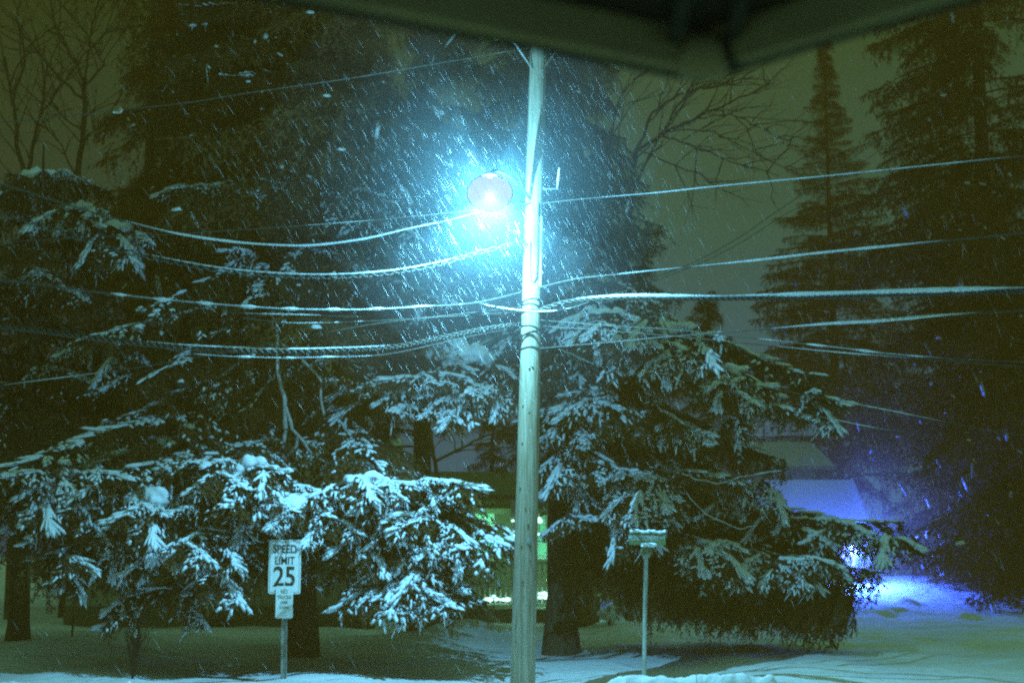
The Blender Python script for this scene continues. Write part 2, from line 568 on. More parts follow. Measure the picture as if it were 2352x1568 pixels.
def spruce(label, base, H, R, r0, n, zlo, kinds=((VAR, True),), prof=0.75, lean=(0, 0), heroes=(), droop=0.28, azi=None, name='spruce_tree', test=True):
    base = Vector(base)
    t = thing(name, label, 'tree', base, 'spruces round the yard')
    pts = trunk_pts(base.x, base.y, H, lean)
    tr = MB()
    tt = np.linspace(0, 1, 14)
    rad = r0 * (1 - 0.93 * tt) * (1 + 0.45 * np.exp(-tt * 40))
    tr.tube(pts, rad, 14)
    tr.build('trunk', 'bark', t)
    P = np.array(pts)

    def stem(z):
        f = np.clip((z - P[0, 2]) / (H - P[0, 2]), 0, 1)
        return Vector((np.interp(f, tt, P[:, 0]), np.interp(f, tt, P[:, 1]), z))
    done = 0
    for (zb, tipx, tipy, Y, knd, wide) in heroes:
        T = at(tipx, tipy, Y)
        place(t, stem(zb), T, {'v': VAR, 'w': WEEP}[knd], True, None, wide)
        done += 1
    tries = 0
    while done < n and tries < n * 25:
        tries += 1
        f = (done + random.random()) / n
        zb = zlo + (H - 0.4 - zlo) * (f ** 0.85)
        zb += random.uniform(-0.3, 0.3)
        az = random.uniform(0, 2 * PI) if azi is None else random.uniform(*azi)
        ln = R * max(0.12, 1 - (zb - zlo) / (H - zlo)) ** prof * random.uniform(0.7, 1.08)
        B = stem(zb)
        up = max(0, (zb / H) - 0.7) * 1.6
        T = B + Vector((math.cos(az) * ln, math.sin(az) * ln, -droop * ln * random.uniform(0.5, 1.3) + up * ln))
        if T.z < 0.25:
            T.z = 0.25 + random.random() * 0.3
        if not in_frame(B, T) or (test and not (clear(B, T) and lets_light(B, T))):
            continue
        knd, sn = random.choice(kinds)
        place(t, B, T, knd, sn and random.random() < 0.95, None, random.uniform(0.85, 1.15))
        done += 1
    return t, stem


def far_spruce(label, base, H, R, r0, n, zlo, prof=0.8, droop=0.15, test=True, name='spruce_tree', tilt=0.0):
    """Far tree: trunk, crown and snow, each one mesh."""
    base = Vector(base)
    t = thing(name, label, 'tree', base, 'spruces round the yard')
    tr = MB().tube(trunk_pts(base.x, base.y, H, (0, 0), 0.03), r0 * (1 - 0.95 * np.linspace(0, 1, 14)), 10)
    tr.build('trunk', 'bark', t)
    cr, sn = MB(), MB()
    done = tries = 0
    while done < n and tries < n * 20:
        tries += 1
        f = (done + random.random()) / n
        zb = zlo + (H - 0.1 - zlo) * (f ** 0.8)
        az = random.uniform(0, 2 * PI)
        ln = max(0.25, R * max(0.02, 1 - (zb - zlo) / (H - zlo)) ** prof * random.uniform(0.6, 1.15))
        B = Vector((base.x, base.y, zb))
        T = B + Vector((math.cos(az) * ln, math.sin(az) * ln, (-droop + tilt + max(0, zb / H - 0.6) * 1.6) * ln))
        T.z = max(T.z, 0.2)
        if not in_frame(B, T) or (test and not clear(B, T)):
            continue
        done += 1
        A, S = COARSE[random.randrange(4)]
        R3 = np.array(frame(B, T))
        sc = ln / 4.2
        sv = np.array([sc, max(sc, 0.34), max(sc, 0.34)])
        cr.add((A[0] * sv) @ R3.T + np.array(B), A[1], 0, False)
        sn.add((S[0] * sv) @ R3.T + np.array(B), S[1])
    cr.build('crown', 'needles', t)
    sn.build('snow_load', 'snow', t)
    return t


def pillow(parent, px, py, Y, w, h, n=9, seed=0, depth=1.0):
    """A heap of soft snow resting on a bough; w, h in photo units."""
    rr = random.Random(seed)
    Y += 3.9 if parent['label'].startswith('wide') else (3.0 if py < 1000 else 1.1)
    c = at(px, py, Y)
    k = Y / F
    W, Hh = w * k * 0.52, h * k * 0.55
    n = int(n * 1.6)
    b = MB()
    for q in range(n):
        dx = rr.uniform(-0.8, 0.8)
        dz = rr.uniform(-0.6, 0.5) * (1 - abs(dx) * 0.5)
        r = rr.uniform(0.30, 0.50)
        b.ball(c + Vector((dx * W, rr.uniform(-0.5, 0.5) * W * depth, dz * Hh)), (r * W * 1.05, r * W * 0.9, r * max(Hh * 1.3, 0.05)), 0, 3)
    o = b.build('snow_load', 'snow', parent)
    rm = o.modifiers.new('melt', 'REMESH')
    rm.mode = 'VOXEL'
    rm.voxel_size = 0.028
    rm.use_smooth_shade = True
    sm = o.modifiers.new('soft', 'SMOOTH')
    sm.iterations = 6
    sm.factor = 0.6
    tx = bpy.data.textures.new('lumps', 'CLOUDS')
    tx.noise_scale = 0.16
    dm = o.modifiers.new('lumpy', 'DISPLACE')
    dm.texture = tx
    dm.strength = 0.13
    return o


# ------------------------------------------------------------------ the trees
bA = at(690, 1540, 25.6); bA.z = 0.0
heroA = [
    # height on trunk, tip x, tip y, distance, kind, width
    (3.6, 452, 1075, 21.7, 'v', 1.0), (3.3, 520, 1110, 21.7, 'v', 1.0), (3.4, 655, 1240, 22.2, 'v', 0.6),
    (3.3, 700, 1215, 22.4, 'v', 1.0), (3.2, 770, 1225, 21.7, 'v', 0.9),
    (3.7, 900, 1130, 21.7, 'v', 1.0), (3.5, 1010, 1185, 21.7, 'v', 1.0), (3.4, 1160, 1275, 21.7, 'v', 1.05),
    (3.2, 1080, 1300, 21.7, 'v', 1.0), (2.9, 810, 1290, 21.7, 'w', 0.9), (2.9, 935, 1265, 21.7, 'v', 0.9),
    (2.3, 870, 1365, 21.7, 'v', 0.9), (2.4, 1080, 1398, 21.7, 'v', 0.8), (2.5, 980, 1385, 21.7, 'v', 0.8),
    (3.9, 0, 1095, 21.7, 'v', 1.0), (3.7, 60, 1160, 21.7, 'v', 1.0), (3.6, 215, 1110, 21.7, 'v', 1.0),
    (3.2, 130, 1285, 21.7, 'v', 1.0), (3.3, 190, 1235, 21.7, 'v', 1.0), (3.1, 350, 1250, 21.7, 'v', 1.0),
    (3.0, 490, 1315, 21.7, 'v', 1.0), (2.7, 360, 1390, 21.7, 'v', 0.9), (2.8, 440, 1385, 21.7, 'w', 0.8),
    (2.9, 240, 1340, 21.7, 'w', 0.9), (3.4, 20, 1255, 21.7, 'w', 1.0), (3.0, 80, 1330, 21.7, 'w', 1.0),
    (3.3, 480, 1200, 21.7, 'v', 0.9), (3.5, 300, 1180, 21.7, 'v', 1.0),
    (6.3, 185, 790, 23.2, 'v', 1.0), (6.2, 330, 900, 23.1, 'w', 1.0), (5.8, 470, 930, 23.3, 'w', 1.0),
    (5.4, 560, 960, 23.5, 'w', 0.9), (5.2, 430, 1010, 23.3, 'w', 1.0), (5.0, 250, 990, 23.5, 'w', 1.0),
    (4.8, 800, 1015, 23.7, 'v', 0.8), (5.6, 870, 900, 23.6, 'v', 0.9), (5.3, 760, 880, 23.5, 'v', 0.9),
    (7.4, 640, 665, 23.5, 'w', 1.0), (7.0, 330, 730, 23.3, 'w', 1.0), (7.0, 560, 720, 23.3, 'w', 1.0),
    (8.6, 540, 450, 23.5, 'v', 1.0), (8.4, 400, 440, 23.3, 'v', 1.0), (8.2, 900, 470, 23.9, 'v', 1.0),
    (8.0, 960, 560, 23.7, 'v', 1.0), (7.4, 830, 640, 23.7, 'v', 0.9), (6.6, 1000, 690, 23.9, 'v', 0.9),
]
tA, stemA = spruce('huge snow-laden spruce standing right behind the speed limit sign, filling the left half', bA, 17.0, 4.6, 0.25, 100, 4.0,
                   ((DARK, True), (DARK, True), (WEEP, True)), 0.5, (0.1, 0.3), heroA)

bB = at(1290, 1540, 27.6); bB.z = 0.0
heroB = [
    (6.2, 940, 885, 24.7, 'v', 0.9), (6.2, 1010, 930, 24.5, 'v', 0.9), (6.3, 1090, 905, 24.3, 'v', 0.9), (6.2, 1165, 920, 24.7, 'v', 0.8),
    (6.4, 1340, 940, 24.3, 'v', 0.9), (6.0, 1430, 980, 24.1, 'v', 0.9), (5.9, 1560, 990, 24.3, 'w', 0.9),
    (7.2, 1500, 700, 24.7, 'v', 0.9), (7.0, 1590, 790, 24.5, 'v', 1.0), (6.8, 1420, 770, 24.3, 'v', 0.9),
    (6.3, 1740, 905, 24.7, 'v', 0.9), (6.2, 1890, 895, 25.1, 'w', 0.9), (6.0, 1650, 925, 24.5, 'v', 0.8),
    (5.0, 1300, 1135, 24.8, 'v', 0.9), (5.1, 1390, 1090, 24.8, 'v', 0.9), (5.0, 1470, 1150, 24.8, 'v', 1.0), (4.9, 1545, 1100, 24.9, 'v', 0.9),
    (4.8, 1700, 1130, 25.2, 'w', 0.9), (4.9, 1795, 1080, 25.6, 'w', 0.9), (4.5, 1420, 1210, 25.6, 'v', 0.9), (4.6, 1530, 1200, 25.6, 'v', 0.8),
    (2.3, 1900, 1218, 26.5, 'w', 0.9), (2.3, 2065, 1228, 26.7, 'w', 0.8), (2.3, 1800, 1240, 26.1, 'w', 1.0), (2.3, 1960, 1250, 26.3, 'w', 0.9),
    (3.2, 1920, 1275, 26.1, 'w', 1.0), (3.3, 1600, 1230, 25.7, 'w', 0.8), (3.2, 1690, 1290, 25.6, 'w', 0.9), (3.0, 1790, 1300, 25.7, 'w', 0.9),
    (2.8, 2020, 1340, 26.7, 'w', 0.7), (2.6, 1960, 1370, 26.5, 'w', 1.1), (2.4, 1860, 1350, 26.1, 'w', 1.1), (2.3, 1740, 1370, 25.9, 'w', 1.1),
    (2.2, 1640, 1360, 25.9, 'w', 1.1), (2.1, 1570, 1350, 26.3, 'w', 1.0), (2.0, 1930, 1410, 27.1, 'w', 1.1), (2.0, 1800, 1410, 26.7, 'w', 1.1),
    (1.9, 1660, 1410, 26.7, 'w', 1.1), (1.9, 1590, 1400, 27.3, 'w', 1.0), (2.3, 1900, 1390, 27.3, 'w', 1.2), (2.3, 1750, 1390, 27.3, 'w', 1.2),
    (3.0, 1850, 1300, 27.3, 'w', 1.2), (3.0, 1680, 1290, 27.3, 'w', 1.2), (3.8, 1760, 1210, 27.3, 'w', 1.2),
]
tB, stemB = spruce('wide spruce right of the utility pole with a low curtain of drooping boughs', bB, 14.5, 3.6, 0.27, 70, 5.6,
                   ((DARK, True), (DARK, True), (WEEP, True)), 0.75, (-0.25, 0.2), heroB)

for q in range(30):                                   # the dark hanging curtain under the snowy layer
    zb = random.uniform(1.4, 3.6)
    place(tB, stemB(zb), at(random.uniform(1510, 1965), random.uniform(1300, 1425), random.uniform(25.4, 27.4)), WEEP, False, None, 1.15)
bC = at(966, 1500, 30.0); bC.z = 0
tC, stemC = spruce('slim spruce with a bare upper trunk seen between the big spruces, left of the lamp', bC, 16.0, 3.4, 0.24, 70, 3.5,
               ((DARK, True), (VAR, True)), 0.45)
bD = at(1340, 1500, 33.0); bD.z = 0
tD, stemD = spruce('dark spruce behind the lamp pole filling the gap under the porch eave', bD, 15.0, 2.6, 0.22, 60, 4.5, ((DARK, True),), 0.55)
bE = at(300, 1500, 44.0); bE.z = 0
tE, _ = spruce('dark spruce at the left behind the huge one, its boughs nearly snowless', bE, 26.0, 6.0, 0.3, 98, 4.0, ((DARK, True),), 0.35)
bE2 = at(600, 1500, 43.0); bE2.z = 0
tE2, _ = spruce('tall dark spruce rising straight behind the crown of the huge spruce', bE2, 28.0, 5.6, 0.3, 98, 4.0, ((DARK, True),), 0.3)
bG = at(40, 1500, 25.5); bG.z = 0
tG, _ = spruce('spruce with a thick dark trunk at the left edge of the yard', bG, 9.3, 3.0, 0.20, 60, 2.6, ((DARK, True), (VAR, True)), 0.5)
bH = at(2310, 1500, 47.0); bH.z = 0
tH, stemH = spruce('towering dark spruce at the right edge, its crown reaching past the top of the picture', bH, 34.0, 7.0, 0.4, 100, 1.0, ((DARK, True),), 0.62, droop=0.2)
bH2 = at(2270, 1400, 49.0); bH2.z = 0
far_spruce('dark spruce in front of the towering one, left of the blue lit drive', Vector((bH2.x, bH2.y, 0)), 15.5, 5.2, 0.25, 150, 1.2, 0.6)
bH3 = at(2380, 1400, 46.0)
far_spruce('low dark spruce at the right edge above the blue lit snow', Vector((bH3.x, bH3.y, 0)), 14.0, 5.4, 0.25, 160, 0.6, 0.45)
bI = at(1935, 1400, 62.0)
far_spruce('lone distant spruce with a pointed top against the night sky', Vector((bI.x, bI.y, 0.4)), 24.7, 6.0, 0.3, 300, 4.0, 1.0, 0.0, False)
for (px, Yq, Hq, Rq, lb) in ((440, 50.0, 34.0, 6.5, 'tall distant spruce filling the dark upper left between its neighbours'), (800, 52.0, 31.0, 5.5, 'tall distant spruce just left of the bare upper trunk')):
    bq = at(px, 1400, Yq)
    far_spruce(lb, Vector((bq.x, bq.y, 0)), Hq, Rq, 0.3, 150, 5.0, 0.35)
for (px, Yq, Hq, Rq, lb) in ((2240, 47.0, 3.4, 2.6, 'young dark spruce sweeping the ground at the right, left of its taller twin'), (2350, 45.5, 4.2, 2.8, 'young dark spruce cut by the right edge of the picture, low over the snow')):
    bq = at(px, 1400, Yq)
    far_spruce(lb, Vector((bq.x, bq.y, float(gz(bq.x, bq.y)) - 0.05)), Hq, Rq, 0.12, 60, 0.25, 0.6, 0.05, False)
bJ = at(1640, 1400, 44.0)
far_spruce('short distant spruce behind the drooping curtain, below the wires', Vector((bJ.x, bJ.y, 0)), 9.8, 3.4, 0.25, 110, 1.5, 0.8)
bK = at(1130, 1400, 46.0)
far_spruce('small distant spruce behind the lit porch house', Vector((bK.x, bK.y, 0)), 7.0, 3.0, 0.2, 70, 1.5, 0.8)
bL = at(1480, 1400, 38.0)
far_spruce('middle distance spruce between the porch house and the drooping curtain', Vector((bL.x, bL.y, 0)), 9.5, 3.0, 0.22, 100, 2.2, 0.8)

def upper_crown(tree, stem, zlo, H, R, n, prof=0.6):
    cr, sn = MB(), MB()
    done = tries = 0
    while done < n and tries < n * 25:
        tries += 1
        zb = zlo + (H - 0.3 - zlo) * ((done + random.random()) / n) ** 0.85
        ln = max(0.5, R * max(0.05, 1 - (zb - zlo) / (H - zlo)) ** prof * random.uniform(0.45, 1.1))
        az = random.uniform(0, 2 * PI)
        B = stem(zb)
        T = B + Vector((math.cos(az) * ln, math.sin(az) * ln, -ln * random.uniform(0.05, 0.45)))
        if not in_frame(B, T) or not (clear(B, T) and lets_light(B, T)):
            continue
        done += 1
        A, S = COARSE[random.randrange(4)]
        R3 = np.array(frame(B, T))
        sc = max(0.3, ln / 4.2)
        sv = np.array([ln / 4.2, sc, sc])
        cr.add((A[0] * sv) @ R3.T + np.array(B), A[1], 0, False)
        sn.add((S[0] * sv) @ R3.T + np.array(B), S[1])
    cr.build('crown', 'needles', tree)
    sn.build('snow_load', 'snow', tree)


upper_crown(tA, stemA, 5.5, 17.0, 4.4, 130, 0.4)
upper_crown(tB, stemB, 7.0, 14.5, 3.0, 120, 0.45)
upper_crown(tC, stemC, 5.0, 16.0, 3.0, 60, 0.5)
upper_crown(tH, stemH, 3.0, 33.0, 6.8, 170, 0.6)
upper_crown(tD, stemD, 5.0, 15.0, 3.0, 90, 0.5)

# heaps of snow on the boughs
RIM = []
for (tr_, px, py, Y, w, h, n, sd) in [
    (tA, 650, 1160, 20.3, 95, 62, 10, 1), (tA, 572, 1068, 20.7, 78, 42, 8, 2), (tA, 330, 1145, 20.7, 105, 58, 9, 3), (tA, 838, 1098, 20.9, 85, 36, 8, 4),
    (tA, 880, 1118, 20.8, 60, 40, 6, 14), (tA, 438, 1222, 20.5, 52, 36, 6, 5), (tA, 95, 408, 24.0, 85, 40, 8, 6), (tA, 250, 520, 22.0, 90, 30, 8, 7), (tA, 190, 480, 22.5, 70, 30, 7, 17),
    (tA, 160, 1085, 21.0, 60, 34, 6, 8), (tA, 960, 1108, 21.0, 34, 18, 4, 18), (tA, 905, 1330, 20.8, 60, 26, 6, 28),
    (tB, 1068, 815, 20.9, 140, 62, 12, 9), (tB, 1045, 845, 20.8, 70, 40, 7, 19), (tB, 1505, 760, 21.0, 150, 34, 12, 10), (tB, 1385, 722, 20.9, 90, 34, 8, 11), (tB, 1690, 850, 21.2, 50, 34, 6, 12),
    (tB, 1345, 905, 20.9, 62, 26, 6, 13), (tB, 1685, 905, 21.2, 40, 26, 5, 15), (tB, 1455, 1120, 20.7, 60, 32, 6, 16), (tB, 1310, 1035, 20.8, 46, 30, 5, 20),
    (tB, 1630, 1242, 20.9, 62, 16, 6, 21), (tB, 1800, 1290, 21.0, 74, 12, 6, 22), (tB, 1330, 975, 20.9, 40, 22, 5, 23),
]:
    pillow(tr_, px, py, Y, w, h, n, sd)
    RIM.append((tr_, [(px + dx * w, py + dy * h, Y + (3.9 if tr_ is tB else 3.0 if py < 1000 else 1.1) - 0.15) for dx, dy in ((-0.5, 0.15), (0.5, 0.2), (-0.2, 0.45), (0.2, 0.5), (0.0, 0.55), (-0.4, 0.4), (0.4, 0.45))]))


# close sprays of shoots, thick with snow, where the boughs end
SPRAY = []
for k in range(8):
    SPRAY.append([q.arrays() for q in bough(500 + k, L=0.75, arch=0.10, spread=0.62, hang=0.55, weep=0.12, psnow=4.0, step=0.085, tstep=0.05, n=13)])


def sprays(tree, spots, seed, rep=3, near=0.0):
    rr = random.Random(seed)
    w_, sn_ = MB(), MB()
    for (px, py, Y) in spots:
        for q in range(rep):
            if 600 < px < 712 and py > 1180:
                continue
            B = at(px + rr.uniform(-20, 20), py + rr.uniform(-16, 10), Y - near + rr.uniform(-0.25, 0.25))
            ln = rr.uniform(0.38, 0.85)
            d = Vector((rr.uniform(-1, 1), rr.uniform(-0.75, 0.1), rr.uniform(-0.75, -0.05))).normalized()
            ex, ey = project(B + d * ln)
            if (606 < ex < 706 and ey > 1248) or (1072 < ex < 1190 and 1270 < ey < 1400):
                continue
            R3 = np.array(frame(B, B + d))
            sc = ln / 0.75
            A, S = SPRAY[rr.randrange(8)]
            w_.add((A[0] * sc) @ R3.T + np.array(B), A[1], 0, False)
            w_.m[-1] = A[2]
            sn_.add((S[0] * np.array([sc, sc, min(1.2, sc + 0.25)])) @ R3.T + np.array(B), S[1])
    o = w_.build('shoot_sprays', ['needles', 'twig'], tree)
    o['kind'] = 'stuff'
    o2 = sn_.build('spray_snow', 'snow', tree)
    o2['kind'] = 'stuff'


LOW_A = [(40, 1120), (130, 1100), (60, 1185), (10, 1100), (180, 1190), (230, 1120), (330, 1175), (250, 1240), (310, 1245), (380, 1270), (430, 1255), (490, 1310), (330, 1380), (420, 1370),
         (140, 1290), (490, 1080), (470, 1100), (540, 1095), (600, 1100), (640, 1130), (560, 1160), (480, 1180), (620, 1160), (700, 1165), (650, 1175), (750, 1200), (770, 1140), (720, 1150),
         (830, 1115), (880, 1135), (930, 1165), (990, 1180), (850, 1180), (920, 1200), (1000, 1210), (830, 1265), (870, 1235), (930, 1250), (980, 1245), (1040, 1240), (1090, 1240), (1150, 1258),
         (1000, 1290), (1050, 1310), (900, 1345), (940, 1360), (1060, 1388), (1010, 1350), (880, 1360), (350, 1230), (210, 1260), (270, 1180), (90, 1150), (480, 1270), (400, 1220)]
MID_A = [(210, 790), (260, 810), (330, 860), (370, 890), (430, 885), (490, 910), (530, 930), (470, 995), (780, 900), (830, 890), (880, 910), (790, 1000), (810, 1030), (770, 1015),
         (600, 600), (625, 655), (460, 425), (520, 440), (960, 650), (1000, 690), (930, 690), (560, 740), (340, 740), (890, 430), (860, 510)]
sprays(tA, [(x, y, 21.7) for x, y in LOW_A], 61, 2)
sprays(tA, [(x, y, 24.6) for x, y in MID_A], 62, 2)
for q, tr_ in enumerate((tA, tB)):
    sprays(tr_, [p for t_, pts in RIM if t_ is tr_ for p in pts], 70 + q, 1)
HI_B = [(990, 870), (1020, 900), (1060, 920), (1100, 910), (1140, 900), (960, 882), (1160, 890), (990, 930), (1400, 735), (1470, 795), (1530, 790), (1560, 805), (1600, 780), (1370, 760), (1500, 725)]
MID_B = [(1310, 940), (1340, 965), (1370, 930), (1430, 950), (1440, 990), (1550, 960), (1560, 990), (1650, 910), (1700, 920), (1750, 930), (1820, 910), (1870, 908),
         (1310, 1030), (1330, 1060), (1360, 1090), (1390, 1080), (1430, 1100), (1450, 1130), (1480, 1110), (1520, 1080), (1530, 1130), (1490, 1160), (1300, 1110), (1430, 1190), (1500, 1190), (1300, 1190)]
LOW_B = [(1680, 1110), (1700, 1140), (1740, 1110), (1800, 1180), (1840, 1205), (1900, 1215), (1570, 1222), (1620, 1252), (1660, 1262), (1700, 1290), (1680, 1335), (1760, 1320), (1800, 1300), (1860, 1290), (1900, 1290), (1930, 1270), (2040, 1225)]
sprays(tB, [(x, y, 23.4) for x, y in HI_B], 63, 3)
sprays(tB, [(x, y, 24.8) for x, y in MID_B], 64, 2)
sprays(tB, [(x, y, 25.8) for x, y in LOW_B], 65, 2)


# dead, bare limbs of the huge spruce, rimed with snow
def limb(parent, pts, Y, r0, r1, name='bare_branch', mt='dead_wood'):
    Y += 2.8
    P = [at(x, y, Y + dy) for (x, y, dy) in pts]
    Q = []
    for a_, b_ in zip(P[:-1], P[1:]):
        for t in np.linspace(0, 1, 5)[:-1]:
            q = a_.lerp(b_, t)
            Q.append(q + Vector((random.uniform(-1, 1), random.uniform(-1, 1), random.uniform(-1, 1))) * 0.012)
    Q.append(P[-1])
    MB().tube(Q, np.linspace(r0, r1, len(Q)), 6).build(name, mt, parent)


limb(tA, [(637, 745, 0), (636, 815, 0), (640, 870, 0), (655, 920, 0), (656, 985, 0)], 20.6, 0.026, 0.04)
limb(tA, [(656, 985, 0), (650, 1040, 0), (646, 1072, 0), (628, 1080, 0)], 20.6, 0.034, 0.02)
limb(tA, [(655, 930, 0), (672, 985, 0), (720, 1045, 0), (790, 1092, 0)], 20.6, 0.036, 0.018)
limb(tA, [(682, 1000, 0), (680, 1025, 0), (655, 1052, 0), (690, 1090, 0), (705, 1105, 0)], 20.6, 0.03, 0.018)
limb(tA, [(648, 788, 0), (690, 820, 0), (738, 872, 0), (736, 905, 0), (744, 950, 0)], 20.8, 0.022, 0.022)
limb(tA, [(470, 960, 0), (485, 1010, 0), (540, 1058, 0)], 20.6, 0.02, 0.016)
limb(tA, [(520, 950, 0), (485, 975, 0), (470, 985, 0)], 20.7, 0.014, 0.018)
limb(tA, [(418, 1032, 0), (370, 1062, 0), (310, 1082, 0), (255, 1090, 0)], 20.8, 0.022, 0.026)
limb(tA, [(325, 1012, 0), (290, 1030, 0), (250, 1050, 0)], 20.9, 0.016, 0.018)
limb(tA, [(610, 760, 0), (560, 800, 0), (480, 870, 0)], 21.2, 0.014, 0.008, 'bare_branch', 'twig')
limb(tA, [(580, 810, 0), (520, 850, 0), (475, 890, 0)], 19.8, 0.014, 0.008, 'bare_branch', 'twig')
limb(tB, [(1565, 1085, 0), (1600, 1100, 0), (1650, 1110, 0), (1700, 1095, 0), (1795, 1080, -0.2)], 21.4, 0.014, 0.012)
limb(tB, [(1575, 1130, 0), (1620, 1180, 0), (1700, 1215, 0), (1735, 1205, 0)], 21.4, 0.012, 0.010)
limb(tB, [(1285, 800, 0), (1340, 825, 0), (1425, 858, 0), (1470, 858, 0)], 21.2, 0.010, 0.012)
limb(tB, [(1210, 1240, 0), (1250, 1245, 0), (1280, 1235, 0), (1292, 1222, 1.0)], 22.0, 0.014, 0.018)


# bare broadleaved trees
def bare_tree(label, base, H, r0, limbs, group=None):
    """limbs: list of (polyline in photo units, distance offset, r0, r1)."""
    t = thing('bare_tree', label, 'tree', base, group)
    Y = base.y
    trunk = MB()
    crown = MB()
    for q, (pts, dy, ra, rb) in enumerate(limbs):
        P = [at(x, y, Y + dy * k / max(1, len(pts) - 1)) for k, (x, y) in enumerate(pts)]
        if q == 0:
            P = [Vector((P[0].x, P[0].y, base.z))] + P
        Q = []
        for a_, b_ in zip(P[:-1], P[1:]):
            for s in np.linspace(0, 1, 5)[:-1]:
                Q.append(a_.lerp(b_, s) + Vector((random.uniform(-1, 1), 0, random.uniform(-1, 1))) * 0.04 * (ra > 0.02))
        Q.append(P[-1])
        (trunk if q == 0 else crown).tube(Q, np.linspace(ra, rb, len(Q)) * 0.72, 7)
        # side twigs
        for k in range(3, len(Q) - 1, 2):
            if q == 0 and k < len(Q) * 0.6:
                continue
            d = (Q[k + 1] - Q[k - 1]).normalized()
            for rep in range(2):
                sd = Vector((random.uniform(-1, 1), random.uniform(-1, 1), random.uniform(-0.3, 1))).normalized()
                dd = (d * 0.8 + sd * 0.8).normalized()
                ln = random.uniform(0.7, 2.0) * Y / 38
                tw = [Q[k] + dd * ln * s + Vector((0, 0, -0.10 * ln * s * s)) + Vector((random.uniform(-1, 1), 0, random.uniform(-1, 1))) * 0.05 for s in np.linspace(0, 1, 5)]
                crown.tube(tw, np.linspace(min(rb, 0.016) + 0.006, 0.005, 5), 4)
                for tq in (2, 3):
                    d2 = (dd + Vector((random.uniform(-1, 1), random.uniform(-1, 1), random.uniform(-0.6, 0.8))) * 0.8).normalized()
                    crown.tube([tw[tq], tw[tq] + d2 * ln * 0.3, tw[tq] + d2 * ln * 0.5], np.linspace(0.009, 0.004, 3), 3)
    trunk.build('trunk', 'bark', t)
    crown.build('crown', 'twig', t)
    return t


b0 = at(62, 1400, 38); b0.z = 0
bare_tree('bare broadleaved tree forking low at the far left edge', b0, 12, 0.2, [
    ([(62, 560), (62, 480), (55, 420)], 0, 0.16, 0.12), ([(58, 430), (40, 330), (30, 250), (10, 130)], 0.5, 0.10, 0.04),
    ([(60, 430), (72, 350), (90, 270), (110, 150)], -0.5, 0.09, 0.03), ([(30, 240), (60, 130), (40, 40), (55, -40)], 0.5, 0.06, 0.03),
    ([(90, 270), (140, 200), (190, 130), (260, 60)], 0.5, 0.05, 0.02), ([(20, 200), (60, 110), (130, 60)], -1, 0.04, 0.02)], 'bare trees in the yard')
b0 = at(182, 1400, 39); b0.z = 0
bare_tree('bare broadleaved tree with a straight stem and fanning top, upper left', b0, 12, 0.2, [
    ([(182, 520), (180, 400), (192, 300), (195, 180)], 0, 0.15, 0.09), ([(192, 190), (165, 130), (130, 60), (110, -30)], 0.5, 0.06, 0.03),
    ([(195, 180), (205, 110), (215, 40), (240, -30)], -0.5, 0.05, 0.02), ([(190, 230), (130, 170), (80, 110), (40, 60)], 1, 0.06, 0.03),
    ([(195, 195), (240, 150), (200, 80), (160, 20)], 1, 0.05, 0.02), ([(188, 300), (140, 270), (90, 200)], 0, 0.04, 0.02),
    ([(182, 420), (140, 330), (100, 290)], 0, 0.04, 0.02), ([(190, 330), (230, 290), (270, 230)], 0, 0.035, 0.015)], 'bare trees in the yard')
b0 = at(1440, 1400, 36); b0.z = 0
bare_tree('bare broadleaved tree spreading long limbs to the right against the sky', b0, 12, 0.2, [
    ([(1440, 700), (1440, 560), (1450, 440), (1460, 350)], 0, 0.16, 0.10), ([(1462, 345), (1540, 300), (1600, 270), (1700, 225), (1780, 190)], 0.5, 0.07, 0.02),
    ([(1455, 360), (1500, 260), (1560, 215), (1640, 195), (1730, 175)], 0, 0.06, 0.02), ([(1520, 310), (1580, 330), (1680, 375), (1790, 405)], -0.5, 0.035, 0.012),
    ([(1600, 270), (1680, 265), (1740, 290), (1800, 320)], 0.5, 0.03, 0.012), ([(1450, 440), (1500, 340), (1560, 240), (1600, 180)], 0, 0.05, 0.02),
    ([(1450, 430), (1400, 330), (1420, 230), (1470, 170)], 0, 0.05, 0.02), ([(1470, 350), (1580, 390), (1640, 420)], 0.3, 0.03, 0.012),
    ([(1640, 195), (1700, 160), (1750, 120)], 0.3, 0.025, 0.01), ([(1540, 300), (1640, 300), (1700, 335), (1830, 400)], 0.8, 0.03, 0.01)], 'bare trees in the yard')
b0 = at(1010, 1400, 40); b0.z = 0
bare_tree('bare broadleaved tree showing through the sky gap left of the pole', b0, 8, 0.2, [
    ([(1010, 1150), (1000, 1060), (990, 1000)], 0, 0.10, 0.07), ([(1000, 1060), (1060, 1030), (1120, 1000), (1160, 985)], 0, 0.06, 0.03),
    ([(992, 1010), (985, 950), (1000, 880)], 0, 0.05, 0.02), ([(1000, 1040), (960, 1000), (930, 950)], 0, 0.03, 0.015), ([(1060, 1030), (1060, 960), (1045, 900)], 0, 0.03, 0.015)], 'bare trees in the yard')


